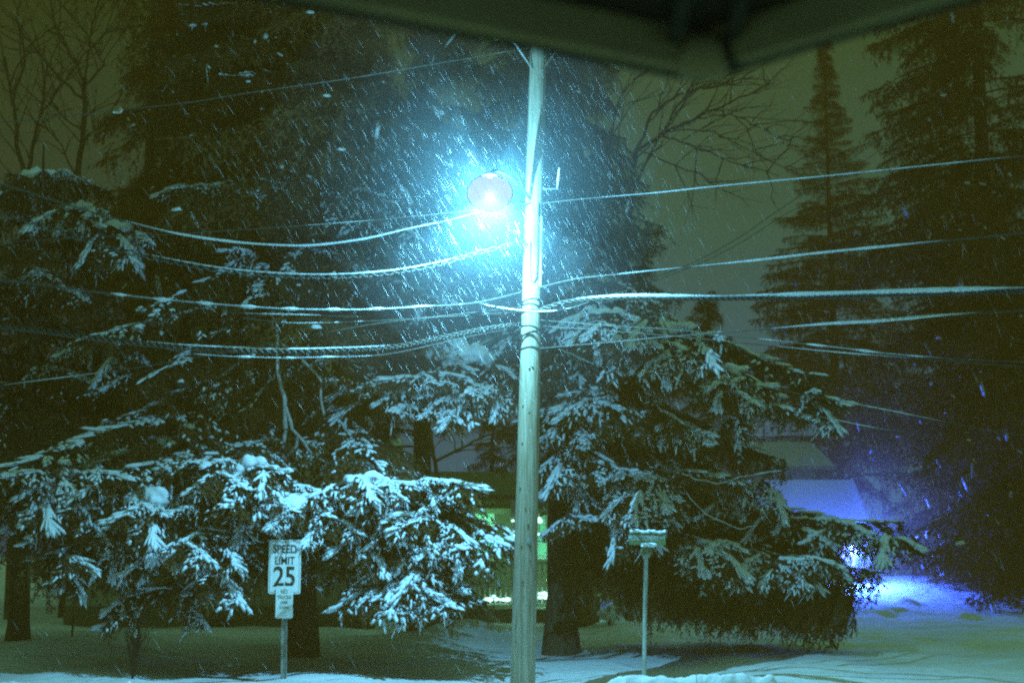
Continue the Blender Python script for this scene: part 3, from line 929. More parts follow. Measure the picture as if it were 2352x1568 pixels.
# twiggy bushes
def bush(label, px, py, Y, w, h, n, seed, snowy=0.0):
    rr = random.Random(seed)
    b = at(px, py, Y)
    b.z = float(gz(b.x, b.y)) - 0.03
    t = thing('bare_bush', label, 'bush', b)
    st, sn = MB(), MB()
    for q in range(n):
        a_ = rr.uniform(0, 2 * PI)
        d = Vector((math.cos(a_) * rr.uniform(0.1, 1) * w, math.sin(a_) * rr.uniform(0.1, 0.6) * w, h * rr.uniform(0.6, 1.05)))
        P = [b + Vector((d.x * s ** 1.4, d.y * s ** 1.4, d.z * s)) + Vector((rr.uniform(-1, 1), 0, 0)) * 0.02 for s in np.linspace(0, 1, 6)]
        st.tube(P, np.linspace(0.011, 0.004, 6), 4)
        for k in (2, 3, 4):
            e = P[k] + Vector((rr.uniform(-1, 1) * w * 0.5, rr.uniform(-1, 1) * w * 0.3, h * rr.uniform(0.1, 0.3)))
            st.tube([P[k], P[k].lerp(e, 0.5) + Vector((0, 0, 0.02)), e], [0.006, 0.005, 0.003], 3)
            if rr.random() < snowy:
                r = rr.uniform(0.05, 0.12)
                sn.ball(e, (r, r, r * 0.75), 0, 2)
    st.build('stems', 'twig', t)
    if snowy:
        sn.build('snow_load', 'snow', t)


bush('leafless bush of thin upright stems in the dim snow left of the speed limit sign', 305, 1550, 21.6, 0.45, 1.05, 16, 3)
bush('round snow-covered bush beside the porch stairs', 1440, 1440, 33.5, 0.42, 0.6, 22, 5, 0.9)
bush('small snow-capped bush between the stairs and the snowy bush', 1400, 1455, 32.5, 0.25, 0.4, 14, 6, 0.8)
bush('little dry weed standing alone in the snow at the far left', 165, 1480, 26.0, 0.06, 0.5, 5, 8)


# ------------------------------------------------------------------ utility pole
pb, pt = at(1199, 1640, 19.2), at(1237, 70, 19.2)
pb.z = -0.1
pole = thing('utility_pole', 'weathered wooden utility pole leaning slightly right, carrying the street lamp', 'utility pole', Vector((pb.x, pb.y, 0)))
Q = [pb.lerp(pt, s) for s in np.linspace(0, 1, 30)]
MB().tube(Q, np.linspace(0.168, 0.112, 30), 28).build('shaft', 'pole_wood', pole)


def pole_at(py):
    """Axis of the pole at the height seen at py, and its radius there."""
    z = at(1200, py, 19.2).z
    s = (z - pb.z) / (pt.z - pb.z)
    return pb.lerp(pt, s), 0.168 + (0.112 - 0.168) * s


def ring(py, tilt, name='cable_strap', r=0.007, wob=0.01):
    c, R = pole_at(py)
    P = []
    for a_ in np.linspace(0, 2 * PI, 33):
        P.append(c + Vector((math.cos(a_) * (R + r * 0.8), math.sin(a_) * (R + r * 0.8), tilt * math.cos(a_) + wob * math.sin(3 * a_))))
    MB().tube(P, r, 6, 0, False).build(name, 'cable', pole)


for (py, tl) in ((690, 0.015), (702, -0.02), (716, 0.01), (752, -0.03), (765, 0.04), (800, 0.0)):
    ring(py, tl)
# drip loop stapled to the face
c0, R0 = pole_at(600)
loop = []
for (ox, py) in ((0.055, 470), (0.055, 520), (0.058, 600), (0.052, 640), (0.02, 652), (-0.02, 648), (-0.032, 620), (-0.034, 560)):
    c, R = pole_at(py)
    loop.append(c + Vector((ox, -math.sqrt(max(1e-4, (R + 0.008) ** 2 - ox * ox)), 0)))
MB().tube(loop, 0.009, 6).build('drip_loop', 'cable', pole)
c1, R1 = pole_at(500)
c2, R2 = pole_at(660)
MB().tube([c1 + Vector((R1 * 0.80, -R1 * 0.70, 0)), c2 + Vector((R2 * 0.80, -R2 * 0.70, 0))], 0.016, 8).build('conduit', 'post_steel', pole)
for (py, sg) in ((840, 1), (845, -1)):
    c, R = pole_at(py)
    MB().tube([c + Vector((sg * 0.02, -R + 0.01, 0)), c + Vector((sg * 0.02, -R - 0.02, 0))], 0.012, 8).build('bolt', 'steel', pole)
# staples, an inventory tag and knots of old hardware down the face
for q in range(16):
    py = random.uniform(830, 1480)
    c, R = pole_at(py)
    ox = random.uniform(-0.8, 0.8) * R
    MB().box(c + Vector((ox, -math.sqrt(R * R - ox * ox) - 0.004, 0)), (random.uniform(0.008, 0.03), 0.012, random.uniform(0.006, 0.02)), 0).build('staple', 'cable', pole)
c, R = pole_at(1240)
MB().box(c + Vector((0.03, -R - 0.001, 0)), (0.05, 0.012, 0.08)).build('tag', 'steel', pole)
# crossarm, braces and insulators under the eave line
c, R = pole_at(96)
arm = MB().beam(c + Vector((-0.62, -R - 0.05, 0.03)), c + Vector((0.62, -R - 0.05, 0.03)), 0.09, 0.11)
arm.build('crossarm', 'pole_wood', pole)
cb, Rb = pole_at(165)
for sg in (-1, 1):
    MB().tube([cb + Vector((sg * Rb * 0.6, -Rb * 0.85, 0)), c + Vector((sg * 0.42, -R - 0.11, 0.03))], 0.013, 6).build('brace', 'dead_wood', pole)
    MB().tube([c + Vector((sg * 0.5, -R - 0.05, 0.085)), c + Vector((sg * 0.5, -R - 0.05, 0.13)), c + Vector((sg * 0.5, -R - 0.05, 0.15)), c + Vector((sg * 0.5, -R - 0.05, 0.21))],
              [0.016, 0.045, 0.05, 0.03], 10).build('insulator', 'rail_dark', pole)
# pale rod made up for a bright streak right of the pole
p1, p2 = at(1284.5, 386, 18.8), at(1280, 434, 18.8)
MB().tube([p1, p1.lerp(p2, 0.5), p2], [0.006, 0.016, 0.008], 8).build('streak_rod', 'rod', pole)
c, R = pole_at(436)
MB().tube([c + Vector((R * 0.9, -0.05, 0)), p2], 0.008, 6).build('rod_bracket', 'steel', pole)  # bracket made up to carry the rod

# ------------------------------------------------------------------ street lamp on its arm
ca, Ra = pole_at(470)
lamp = thing('street_lamp', 'glowing bluish street lamp on a curved arm from the utility pole', 'street lamp', ca + Vector((0, -Ra, 0)))
P = []
for s in np.linspace(0, 1, 14):
    P.append(ca.lerp(LP + Vector((0, 0, 0.23)), s) + Vector((0, 0, 0.30 * math.sin(s * PI * 0.5) * (1 - s) ** 0.5)))
MB().tube(P, 0.018, 10).build('arm', 'porch_dark', lamp)
hs = MB().ball(LP + Vector((0, 0.04, 0.228)), (0.10, 0.13, 0.028), 0, 3)
hs.build('housing', 'porch_dark', lamp)
MB().ball(LP + Vector((0, 0, -0.02)), (0.29, 0.30, 0.225), 0, 4).build('lens', 'lens_glow', lamp)


def light(name, loc, col, watts, radius, parent=None):
    ld = bpy.data.lights.new(name, 'POINT')
    ld.color = col
    ld.energy = watts
    ld.shadow_soft_size = radius
    o = bpy.data.objects.new(name, ld)
    COL.objects.link(o)
    o.parent = parent
    o.location = Vector(loc) - (parent.location if parent else Vector())
    return o


LAMP_COL = (0.18, 0.64, 0.97)
light('arc_tube', LP + Vector((0, 0.15, -0.02)), LAMP_COL, 25000, 0.0, lamp)
sp = bpy.data.lights.new('downlight', 'SPOT')          # the reflector throws most of the light down and out
sp.color = LAMP_COL
sp.energy = 64000
sp.spot_size = math.radians(134)
sp.spot_blend = 0.45
sp.shadow_soft_size = 0.0
so = bpy.data.objects.new('downlight', sp)
COL.objects.link(so)
so.parent = lamp
so.location = LP + Vector((0, 0.15, 0.0)) - lamp.location


# ------------------------------------------------------------------ overhead wires
def spline(pts, n=60):
    P = np.array(pts, float)
    t = np.concatenate([[0], np.cumsum(np.linalg.norm(np.diff(P[:, :2], axis=0), axis=1))])
    u = np.linspace(0, t[-1], n)
    # Catmull-Rom through the survey points
    out = []
    for q in u:
        k = min(len(P) - 2, max(0, np.searchsorted(t, q) - 1))
        f = (q - t[k]) / (t[k + 1] - t[k] + 1e-9)
        p0, p1, p2, p3 = P[max(0, k - 1)], P[k], P[k + 1], P[min(len(P) - 1, k + 2)]
        out.append(0.5 * ((2 * p1) + (p2 - p0) * f + (2 * p0 - 5 * p1 + 4 * p2 - p3) * f * f + (3 * p1 - p0 - 3 * p2 + p3) * f ** 3))
    return np.array(out)


def wire(label, pts, Y0, Y1, r, snow=(), sr=1.7, twist=0, lumps=None, gap=0.03):
    sr *= 0.72
    r *= 0.85
    """pts: survey (x, y); Y runs from Y0 at the first to Y1 at the last; snow: ranges of x that show bright, sleeved in pale rime."""
    S = spline(pts, 90)
    x0, x1 = pts[0][0], pts[-1][0]
    C = [at(x, y, Y0 + (Y1 - Y0) * (x - x0) / (x1 - x0)) for x, y in S]
    base = C[0]
    t = thing('overhead_wire', label, 'wire', base, 'overhead wires at the pole')
    core = MB()
    if twist:
        for s in range(twist):
            ph = s * 2 * PI / twist
            P = []
            for k in range(len(C) * 3):
                q = k / 3
                a_, b_ = C[int(q)], C[min(len(C) - 1, int(q) + 1)]
                c = a_.lerp(b_, q - int(q))
                P.append(c + Vector((0, math.cos(ph + q * 1.9), math.sin(ph + q * 1.9))) * gap)
            core.tube(P, r, 6)
    else:
        core.tube(C, r, 6)
    core.build('conductor', 'cable', t)
    for (xa, xb) in snow:  # pale sleeves stand for both rime and the lamp's highlight on the wire
        seg = [(c, s) for c, s in zip(C, S) if min(xa, xb) <= s[0] <= max(xa, xb)]
        if len(seg) < 3:
            continue
        R = np.array([r * sr * (0.75 + 0.5 * vnoise(np.array([k * 0.7]), np.array([xa * 0.1]))[0]) for k in range(len(seg))])
        if lumps:
            R = R * np.array([0.35 + 1.3 * max(0, math.sin(k * lumps)) ** 2 for k in range(len(seg))])
        fade = np.minimum(1, np.minimum(np.arange(len(seg)) + 0.3, len(seg) - 0.7 - np.arange(len(seg))) / 13)
        MB().tube([c + Vector((0, -0.3 * r, r * 0.5 + (gap if twist else 0))) for c, _ in seg], R * fade + 0.002, 8).build('bright_snow_sleeve', 'cable_snow', t)
    return t


# left of the pole
wire('snowy wire sagging deep to the left just below the glowing lamp', [(-60, 405), (34, 432), (160, 472), (287, 508), (400, 536), (517, 554), (620, 563), (720, 564), (833, 550), (930, 528), (1034, 505), (1120, 482), (1225, 465)], 14.5, 19.1, 0.011, [(250, 1040)], 1.6)
wire('paired twisted cable sagging to the left, second below the lamp', [(-60, 470), (40, 500), (160, 540), (290, 578), (400, 602), (517, 622), (660, 634), (780, 635), (900, 626), (1010, 606), (1100, 580), (1205, 555)], 14.8, 19.05, 0.010, [(330, 1060)], 1.3, 2, None, 0.026)
wire('snow-crusted cable running left from the strapped part of the pole', [(-60, 640), (29, 646), (200, 668), (345, 686), (500, 700), (632, 709), (750, 712), (861, 711), (980, 704), (1090, 696), (1195, 672)], 15.0, 19.05, 0.014, [(140, 1095)], 1.5, 0, 0.9)
wire('short bright wire just under the snow-crusted cable at the left', [(520, 716), (574, 720), (650, 722), (725, 724), (830, 728)], 17.0, 17.6, 0.006, [(560, 740)], 1.4)
wire('thick snowy bundle low on the left, crossing the top of the bare limbs', [(-60, 742), (86, 758), (230, 778), (402, 796), (520, 803), (632, 807), (760, 805), (900, 797), (1016, 775), (1110, 756), (1192, 745)], 15.5, 19.05, 0.012, [(330, 912)], 1.5, 3, None, 0.026)
wire('thin beaded wire hanging right under the low snowy bundle', [(380, 800), (430, 811), (517, 818), (575, 820), (660, 822), (746, 820), (850, 817), (930, 806), (1090, 770), (1192, 752)], 16.4, 19.05, 0.006, [(440, 860)], 1.9, 0, 0.6)
wire('faint wire climbing to the pole top from the far left', [(-60, 288), (115, 272), (270, 253), (420, 237), (600, 209), (804, 180), (1000, 147), (1100, 130), (1215, 110)], 15.5, 19.05, 0.007, [(1080, 1212)], 1.2)
wire('faint wire crossing the dark crown level with the lamp', [(-60, 560), (0, 557), (200, 545), (402, 538), (517, 530), (700, 518), (833, 508), (1000, 492), (1200, 470)], 16.0, 19.1, 0.006, [(700, 860)], 1.2)
wire('thin dim wire rising right across the lower left boughs', [(-60, 892), (0, 885), (150, 866), (287, 848), (450, 820), (640, 785), (833, 748), (1010, 726), (1195, 706)], 16.0, 19.05, 0.006, [(0, 260)], 1.2)
wire('nearly level dim wire between the cable and the low bundle', [(560, 730), (660, 741), (750, 741), (830, 738), (980, 730), (1195, 716)], 17.5, 19.05, 0.005, [(640, 840)], 1.3)
# right of the pole
wire('topmost wire rising right from beside the lamp across the sky', [(1240, 468), (1338, 457), (1500, 444), (1650, 428), (1895, 405), (2100, 384), (2352, 358), (2420, 350)], 19.0, 14.5, 0.008, [(1345, 2345)], 1.1)
wire('snowy wire rising right, second from top right of the pole', [(1240, 660), (1320, 641), (1400, 632), (1550, 617), (1722, 600), (1895, 580), (2100, 560), (2352, 535), (2420, 528)], 19.0, 14.5, 0.010, [(1380, 1600), (1560, 2200)], 1.9)
wire('thickest snow-heaped cable bundle stretching level to the right', [(1240, 712), (1309, 692), (1435, 684), (1580, 685), (1722, 684), (1900, 680), (2100, 674), (2352, 667), (2420, 665)], 19.0, 14.0, 0.014, [(1312, 1700), (1640, 2400)], 3.0, 3, None, 0.022)
wire('slack loop of cable bulging past both sides of the strapped pole', [(1090, 692), (1130, 704), (1190, 713), (1250, 716), (1310, 708), (1380, 684), (1440, 668)], 18.95, 18.8, 0.011, [(1100, 1320)], 1.2)
wire('snowy wire rising right below the thickest bundle', [(1240, 800), (1400, 786), (1550, 772), (1757, 756), (1900, 744), (2010, 738), (2140, 726), (2256, 718), (2352, 713), (2420, 710)], 19.0, 14.5, 0.009, [(1750, 2270)], 2.7)
wire('beaded wire falling right with evenly spaced snow clumps', [(1240, 735), (1400, 748), (1560, 758), (1722, 776), (1895, 795), (2067, 815), (2200, 824), (2352, 831), (2420, 834)], 19.0, 14.8, 0.007, [(1730, 2200)], 1.9, 0, 0.72)
wire('plain thin wire falling right just under the beaded one', [(1240, 748), (1500, 768), (1751, 792), (1890, 806), (2010, 816), (2200, 830), (2420, 848)], 19.0, 14.8, 0.006, [(1760, 2100)], 1.2)
wire('dark service wire slanting steeply up right across the sky', [(1245, 712), (1320, 698), (1435, 660), (1580, 608), (1690, 550), (1780, 488), (1840, 448), (1960, 362), (2125, 247)], 19.0, 23.0, 0.008, [], 1.2)
wire('second dark service wire close beside the steep slanting one', [(1245, 716), (1320, 704), (1435, 668), (1590, 612), (1700, 558), (1790, 500), (1850, 466), (1970, 380), (2140, 265)], 19.1, 23.2, 0.007, [], 1.2)
wire('faint low wire dropping right past the drooping boughs', [(1500, 850), (1700, 880), (1889, 913), (2040, 942), (2210, 976), (2420, 1010)], 22.6, 25.0, 0.010, [(1880, 2200)], 1.3)
wire('faintest lower wire below the dropping one at the right', [(1700, 925), (1878, 956), (2010, 982), (2150, 1005)], 22.8, 24.0, 0.007, [(1870, 2050)], 1.3)
ins = at(270, 253, 16.4)
cl = thing('wire_clamp', 'round pale clamp hanging on the faint wire at the upper left', 'clamp', ins)
MB().ball(ins, (0.062, 0.05, 0.045), 0, 3).build('cap', 'porch_paint', cl)
MB().tube([ins + Vector((-0.045, -0.03, -0.035)), ins + Vector((0.045, -0.03, -0.03))], 0.012, 8).build('grip', 'cable_snow', cl)


# ------------------------------------------------------------------ signs
def text_mesh(s, size, parent, name, mt, loc, R, sx=1.0, bold=0.0):
    cu = bpy.data.curves.new(name, 'FONT')
    cu.body = s
    cu.size = size
    cu.align_x = 'CENTER'
    cu.align_y = 'CENTER'
    cu.extrude = 0.0015
    cu.offset = bold
    tmp = bpy.data.objects.new('tmp', cu)
    COL.objects.link(tmp)
    dg = bpy.context.evaluated_depsgraph_get()
    me = bpy.data.meshes.new_from_object(tmp.evaluated_get(dg))
    bpy.data.objects.remove(tmp)
    me.materials.clear()
    me.materials.append(M[mt])
    o = bpy.data.objects.new(name, me)
    COL.objects.link(o)
    o.parent = parent
    o.matrix_local = Matrix.Translation(loc) @ R.to_4x4() @ Matrix.Diagonal((sx, 1, 1, 1))
    return o


def plate(mb, w, h, t, rad, c, R, mi=0):
    """Rounded plate in the local X-Z plane."""
    pts = []
    for (sx, sz, a0) in ((1, 1, 0), (-1, 1, PI / 2), (-1, -1, PI), (1, -1, 1.5 * PI)):
        for k in range(5):
            a_ = a0 + k * PI / 8
            pts.append(Vector((sx * (w / 2 - rad) + rad * math.cos(a_), -t / 2, sz * (h / 2 - rad) + rad * math.sin(a_))))
    mb.prism([R @ p + c for p in pts], R @ Vector((0, t, 0)), mi)


def steel_post(sign, b, top, r=0.03):
    """U-channel post."""
    mb = MB()
    mb.beam(b + Vector((0, 0.018, 0)), top + Vector((0, 0.018, 0)), 0.006, 0.055)
    x = Vector((0.026, 0, 0))
    for sg in (-1, 1):
        mb.beam(b + x * sg, top + x * sg, 0.03, 0.008)
        mb.beam(b + x * sg * 1.5 - Vector((0, 0.016, 0)), top + x * sg * 1.5 - Vector((0, 0.016, 0)), 0.006, 0.022)
    return mb.build('post', 'post_steel', sign)


yaw = Matrix.Rotation(math.radians(-7), 3, 'Z')
TXT = yaw @ Matrix.Rotation(PI / 2, 3, 'X')
cS = at(654, 1301, 21.2)
bS = Vector((at(651, 1563, 21.2).x, 21.24, 0.0))
k = 21.2 / F
sg = thing('speed_limit_sign', 'speed limit 25 sign with a smaller no trucks plate on its post', 'road sign', bS)
steel_post(sg, Vector((bS.x, bS.y, -0.15)), cS + Vector((0.0, 0.04, 118 * k / 2)))
mb = MB()
plate(mb, 75 * k, 121 * k, 0.004, 0.03, cS, yaw)
pl = mb.build('speed_plate', 'sign_white', sg)
fr = MB()
w2, h2 = 75 * k / 2 - 0.022, 121 * k / 2 - 0.022
for (a_, b_) in (((-w2, -h2), (w2, -h2)), ((-w2, h2), (w2, h2)), ((-w2, -h2), (-w2, h2)), ((w2, -h2), (w2, h2))):
    fr.beam(cS + yaw @ Vector((a_[0], -0.0035, a_[1])), cS + yaw @ Vector((b_[0], -0.0035, b_[1])), 0.003 if a_[0] != b_[0] else 0.007, 0.007 if a_[0] != b_[0] else 0.003)
o = fr.build('border', 'sign_faded', sg)
loc = cS - bS
text_mesh('SPEED', 0.166, sg, 'lettering', 'sign_black', loc + yaw @ Vector((0, -0.0045, (1301 - 1262) * k)), TXT, 0.80, 0.003)
text_mesh('LIMIT', 0.161, sg, 'lettering', 'sign_black', loc + yaw @ Vector((0, -0.0045, (1301 - 1288) * k)), TXT, 0.80, 0.002)
text_mesh('25', 0.405, sg, 'numerals', 'sign_black', loc + yaw @ Vector((0, -0.0045, (1301 - 1325) * k)), TXT, 0.86, 0.006)
cN = at(653, 1382, 21.17)
mb = MB()
plate(mb, 40 * k, 72 * k, 0.004, 0.025, cN, yaw)
mb.build('truck_plate', 'sign_white', sg)
loc = cN - bS
for (s, sz, py) in (('NO', 0.085, 1359), ('TRUCKS', 0.070, 1371), ('OVER', 0.055, 1383), ('5 TONS', 0.05, 1394)):
    text_mesh(s, sz, sg, 'lettering', 'sign_faded', loc + yaw @ Vector((0, -0.0045, (1382 - py) * k)), TXT, 0.78, 0.002)
for (z, c) in ((0.30, cS), (0.19, cN), (-0.19, cN)):
    MB().ball(c + yaw @ Vector((0, -0.004, z)), (0.009, 0.005, 0.009), 0, 2).build('bolt', 'steel', sg)

# street name sign
bT = Vector((at(1478, 1568, 19.8).x, 19.8, 0.0))
topT = at(1484, 1262, 19.8)
st = thing('street_name_sign', 'snow-capped green street name sign with two crossed blades on a thin post', 'street sign', bT)
MB().tube([Vector((bT.x, bT.y, -0.15)), bT.lerp(topT, 0.5), topT], 0.030, 12).build('post', 'post_steel', st)
cB = at(1487, 1236, 19.8)
k = 19.8 / F
yb = Matrix.Rotation(math.radians(6), 3, 'Z') @ Matrix.Rotation(math.radians(1.5), 3, 'Y')
mb = MB()
plate(mb, 84 * k, 29 * k, 0.006, 0.012, cB, yb)
mb.build('name_blade', 'sign_green', st)
text_mesh('MONTGOMERY', 0.098, st, 'lettering', 'sign_letters', cB - bT + yb @ Vector((-0.055, -0.0055, 0)), yb @ Matrix.Rotation(PI / 2, 3, 'X'), 0.62, 0.002)
text_mesh('AVE', 0.07, st, 'lettering', 'sign_letters', cB - bT + yb @ Vector((0.21, -0.0055, 0.012)), yb @ Matrix.Rotation(PI / 2, 3, 'X'), 0.62, 0.001)
cap = MB()
cap.tube([cB + yb @ Vector((x, 0, 29 * k / 2 + 0.008 + 0.008 * math.sin(x * 31))) for x in np.linspace(-41 * k, 41 * k, 24)], 0.02 + 0.006 * np.sin(np.arange(24) * 1.7), 8)
cap.build('snow_cap', 'snow', st)
cC = at(1487, 1263, 19.8)
yc = Matrix.Rotation(math.radians(66), 3, 'Z')
mb = MB()
plate(mb, 0.46, 20 * k, 0.006, 0.012, cC, yc)
mb.build('name_blade', 'sign_green', st)
cap = MB()
cap.tube([cC + yc @ Vector((x, 0, 10 * k + 0.012)) for x in np.linspace(-0.23, 0.23, 14)], 0.022 + 0.007 * np.sin(np.arange(14) * 2.1), 8)
cap.ball(cC + Vector((0.05, 0, 10 * k + 0.012)), (0.09, 0.06, 0.03), 0, 2)
cap.build('snow_cap', 'snow', st)
br = MB()
br.box(cC + Vector((0, 0, -10 * k - 0.005)), (0.07, 0.05, 0.05))
br.box(cC.lerp(cB, 0.5), (0.03, 0.03, 0.06))
br.build('bracket', 'post_steel', st)


# ------------------------------------------------------------------ house with the lit porch, straight ahead
def X(px, Y):
    return (px - CX) / F * Y / (math.cos(PITCH) - 0.0) * 1.0


def pz(py, Y):
    return at(1176, py, Y).z


def px_x(px, py, Y):
    return at(px, py, Y).x


YP = 36.0
xl, xr = px_x(985, 1350, YP), px_x(1330, 1350, YP)
hz = thing('porch_house', 'dark house with a lit front porch behind the pole, railings strung with lights', 'house', Vector(((xl + xr) / 2, 39, 0)))
deck = pz(1398, YP)
MB().box(((xl + xr) / 2, YP + 5.5, 1.4), (xr - xl + 0.6, 6, 3.0)).build('wall', 'siding_dark', hz)
rf = MB()
ridge = 3.95
for sgn in (-1, 1):
    rf.prism([(xl - 0.7, YP + 5.5 + sgn * 3.4, 2.8), (xr + 0.7, YP + 5.5 + sgn * 3.4, 2.8), (xr + 0.7, YP + 5.5, ridge), (xl - 0.7, YP + 5.5, ridge)][::sgn], (0, 0, 0.14))
rf.build('roof', 'siding_dark', hz)
MB().box(((xl + xr) / 2, YP + 1.2, deck - 0.05), (xr - xl, 2.5, 0.1)).build('porch_deck', 'rail_dark', hz)
lat = MB()
lat.box(((xl + xr) / 2, YP + 0.02, deck / 2 - 0.1), (xr - xl, 0.05, deck))
lat.build('skirting', 'siding_dark', hz)
pr = MB()
pr.prism([(xl - 0.3, YP - 0.3, pz(1148, YP)), (xr + 0.3, YP - 0.3, pz(1148, YP)), (xr + 0.3, YP + 2.5, pz(1128, YP + 2.5)), (xl - 0.3, YP + 2.5, pz(1128, YP + 2.5))], (0, 0, 0.12))
pr.build('porch_roof', 'siding_dark', hz)
for px in (988, 1085, 1178, 1262, 1326):
    x = px_x(px, 1300, YP)
    MB().box((x, YP + 0.08, (deck + pz(1148, YP)) / 2), (0.12, 0.12, pz(1148, YP) - deck)).build('column', 'rail_white', hz)
zr = pz(1292, YP)
rail = MB()
rail.box(((xl + xr) / 2, YP + 0.08, zr), (xr - xl, 0.07, 0.06))
rail.box(((xl + xr) / 2, YP + 0.08, deck + 0.12), (xr - xl, 0.05, 0.05))
for x in np.arange(xl + 0.1, xr, 0.13):
    rail.box((x, YP + 0.08, (zr + deck + 0.12) / 2), (0.045, 0.045, zr - deck - 0.17))
rail.build('railing', 'rail_white', hz)
for (pa, pb_, ya, yb_) in ((1094, 1132, 1155, 1290), (1232, 1258, 1180, 1280)):
    xa, xb = px_x(pa, 1200, YP + 2.4), px_x(pb_, 1200, YP + 2.4)
    za, zb = pz(yb_, YP + 2.4), pz(ya, YP + 2.4)
    wn = MB()
    for (cx_, cz_, sx_, sz_) in (((xa + xb) / 2, zb, xb - xa + 0.12, 0.08), ((xa + xb) / 2, za, xb - xa + 0.12, 0.08), (xa, (za + zb) / 2, 0.08, zb - za), (xb, (za + zb) / 2, 0.08, zb - za), ((xa + xb) / 2, (za + zb) / 2, xb - xa, 0.04)):
        wn.box((cx_, YP + 2.46, cz_), (sx_, 0.06, sz_))
    w_ = wn.build('window', 'rail_white', hz)
    MB().box(((xa + xb) / 2, YP + 2.485, (za + zb) / 2), (xb - xa - 0.07, 0.02, zb - za - 0.07)).build('pane', 'window_glow', w_)
# stairs going down to the right with a sloping rail
xs0 = px_x(1316, 1400, YP)
stp = MB()
for q in range(5):
    stp.box((xs0 + 0.15 + q * 0.14, YP + 0.5, deck - 0.12 * (q + 1)), (0.15, 1.1, 0.10))
stp.build('stairs', 'rail_dark', hz)
ra = MB()
A0, A1 = at(1322, 1335, YP - 0.1), at(1372, 1378, YP - 0.1)
B0, B1 = at(1318, 1398, YP - 0.1), at(1370, 1442, YP - 0.1)
ra.beam(A0, A1, 0.06, 0.06)
ra.beam(B0, B1, 0.05, 0.05)
for s in np.linspace(0.06, 0.94, 9):
    ra.beam(A0.lerp(A1, s), B0.lerp(B1, s), 0.035, 0.035)
ra.build('stair_railing', 'rail_white', hz)
MB().beam(at(1372, 1368, YP - 0.15), at(1371, 1462, YP - 0.15), 0.13, 0.13).build('newel_post', 'rail_dark', hz)
MB().box(at(1345, 1470, YP - 0.3), (0.8, 0.5, 0.06)).build('snowy_tread', 'snow', hz)


def string_lights(label, pts, r, Y):
    base = at(*pts[0], Y)
    t = thing('light_string', label, 'string lights', base, 'string lights on the porch')
    w_ = MB().tube([at(x, y, Y) + Vector((0, 0, 0.03)) for x, y in pts], 0.008, 5)
    w_.build('cord', 'cable', t)
    for q, (x, y) in enumerate(pts):
        rr = r * (0.6 + 0.8 * ((q * 7) % 5) / 5)
        MB().ball(at(x, y, Y), (rr * 1.3, rr, rr), 0, 2).build('bulb', 'bulb_glow', t)


string_lights('bright string of lights along the lower porch rail left of the pole', [(1112, 1376), (1118, 1375), (1126, 1376), (1134, 1368), (1140, 1375), (1148, 1376), (1156, 1376), (1166, 1376)], 0.045, YP - 0.05)
string_lights('string lights wound round the porch rail between pole and trunk', [(1238, 1362), (1244, 1362), (1250, 1362), (1256, 1363), (1240, 1371), (1246, 1371), (1252, 1372), (1257, 1371)], 0.04, YP - 0.05)
string_lights('cluster of lights hanging under the porch roof left of the pole', [(1088, 1207), (1087, 1219), (1105, 1211), (1109, 1208), (1112, 1212), (1106, 1196), (1110, 1192), (1118, 1205)], 0.05, YP - 0.05)
string_lights('short column of lights on the porch beside the pole', [(1178, 1195), (1181, 1224), (1182, 1232), (1238, 1190), (1240, 1196), (1237, 1226)], 0.05, YP - 0.05)
for (px, py, lb) in ((1421, 1376, 'small lit garden lamp low beside the stair newel'), (1487, 1340, 'tiny lit garden lamp glimpsed behind the street name post')):
    c = at(px, py, YP - 2)
    gl = thing('garden_lamp', lb, 'garden lamp', Vector((c.x, c.y, 0)))
    MB().tube([(c.x, c.y, -0.05), (c.x, c.y, c.z - 0.05)], 0.02, 8).build('stake', 'rail_dark', gl)
    MB().box(c, (0.10, 0.08, 0.06)).build('lantern', 'window_glow', gl)
    MB().prism([c + Vector((-0.09, -0.08, 0.035)), c + Vector((0.09, -0.08, 0.035)), c + Vector((0.09, 0.08, 0.035)), c + Vector((-0.09, 0.08, 0.035))], (0, 0, 0.03)).build('cap', 'snow', gl)
light('porch_light', at(1118, 1215, YP + 1.5), (0.22, 0.85, 0.55), 60, 0.05, hz)
light('porch_light', at(1245, 1330, YP + 1.2), (0.22, 0.85, 0.6), 60, 0.05, hz)
light('porch_light', at(1345, 1330, YP + 1.0), (0.22, 0.85, 0.5), 25, 0.05, hz)

# pale low house at the left
YL = 35.0
xl2, xr2 = px_x(150, 1400, YL), px_x(860, 1400, YL)
hl = thing('pale_house', 'low pale house at the left with dark basement windows at the snow line', 'house', Vector(((xl2 + xr2) / 2, YL + 3, 0)))
MB().box(((xl2 + xr2) / 2, YL + 3, 1.55), (xr2 - xl2, 6, 3.2)).build('wall', 'siding_pale', hl)
MB().box(((xl2 + xr2) / 2, YL - 0.03, 0.2), (xr2 - xl2 + 0.04, 0.06, 0.62)).build('foundation', 'siding_dark', hl)
rf = MB()
for sgn in (-1, 1):
    rf.prism([(xl2 - 0.4, YL + 3 + sgn * 3.4, 3.0), (xr2 + 0.4, YL + 3 + sgn * 3.4, 3.0), (xr2 + 0.4, YL + 3, 4.6), (xl2 - 0.4, YL + 3, 4.6)][::sgn], (0, 0, 0.2))
rf.build('roof', 'snow', hl)
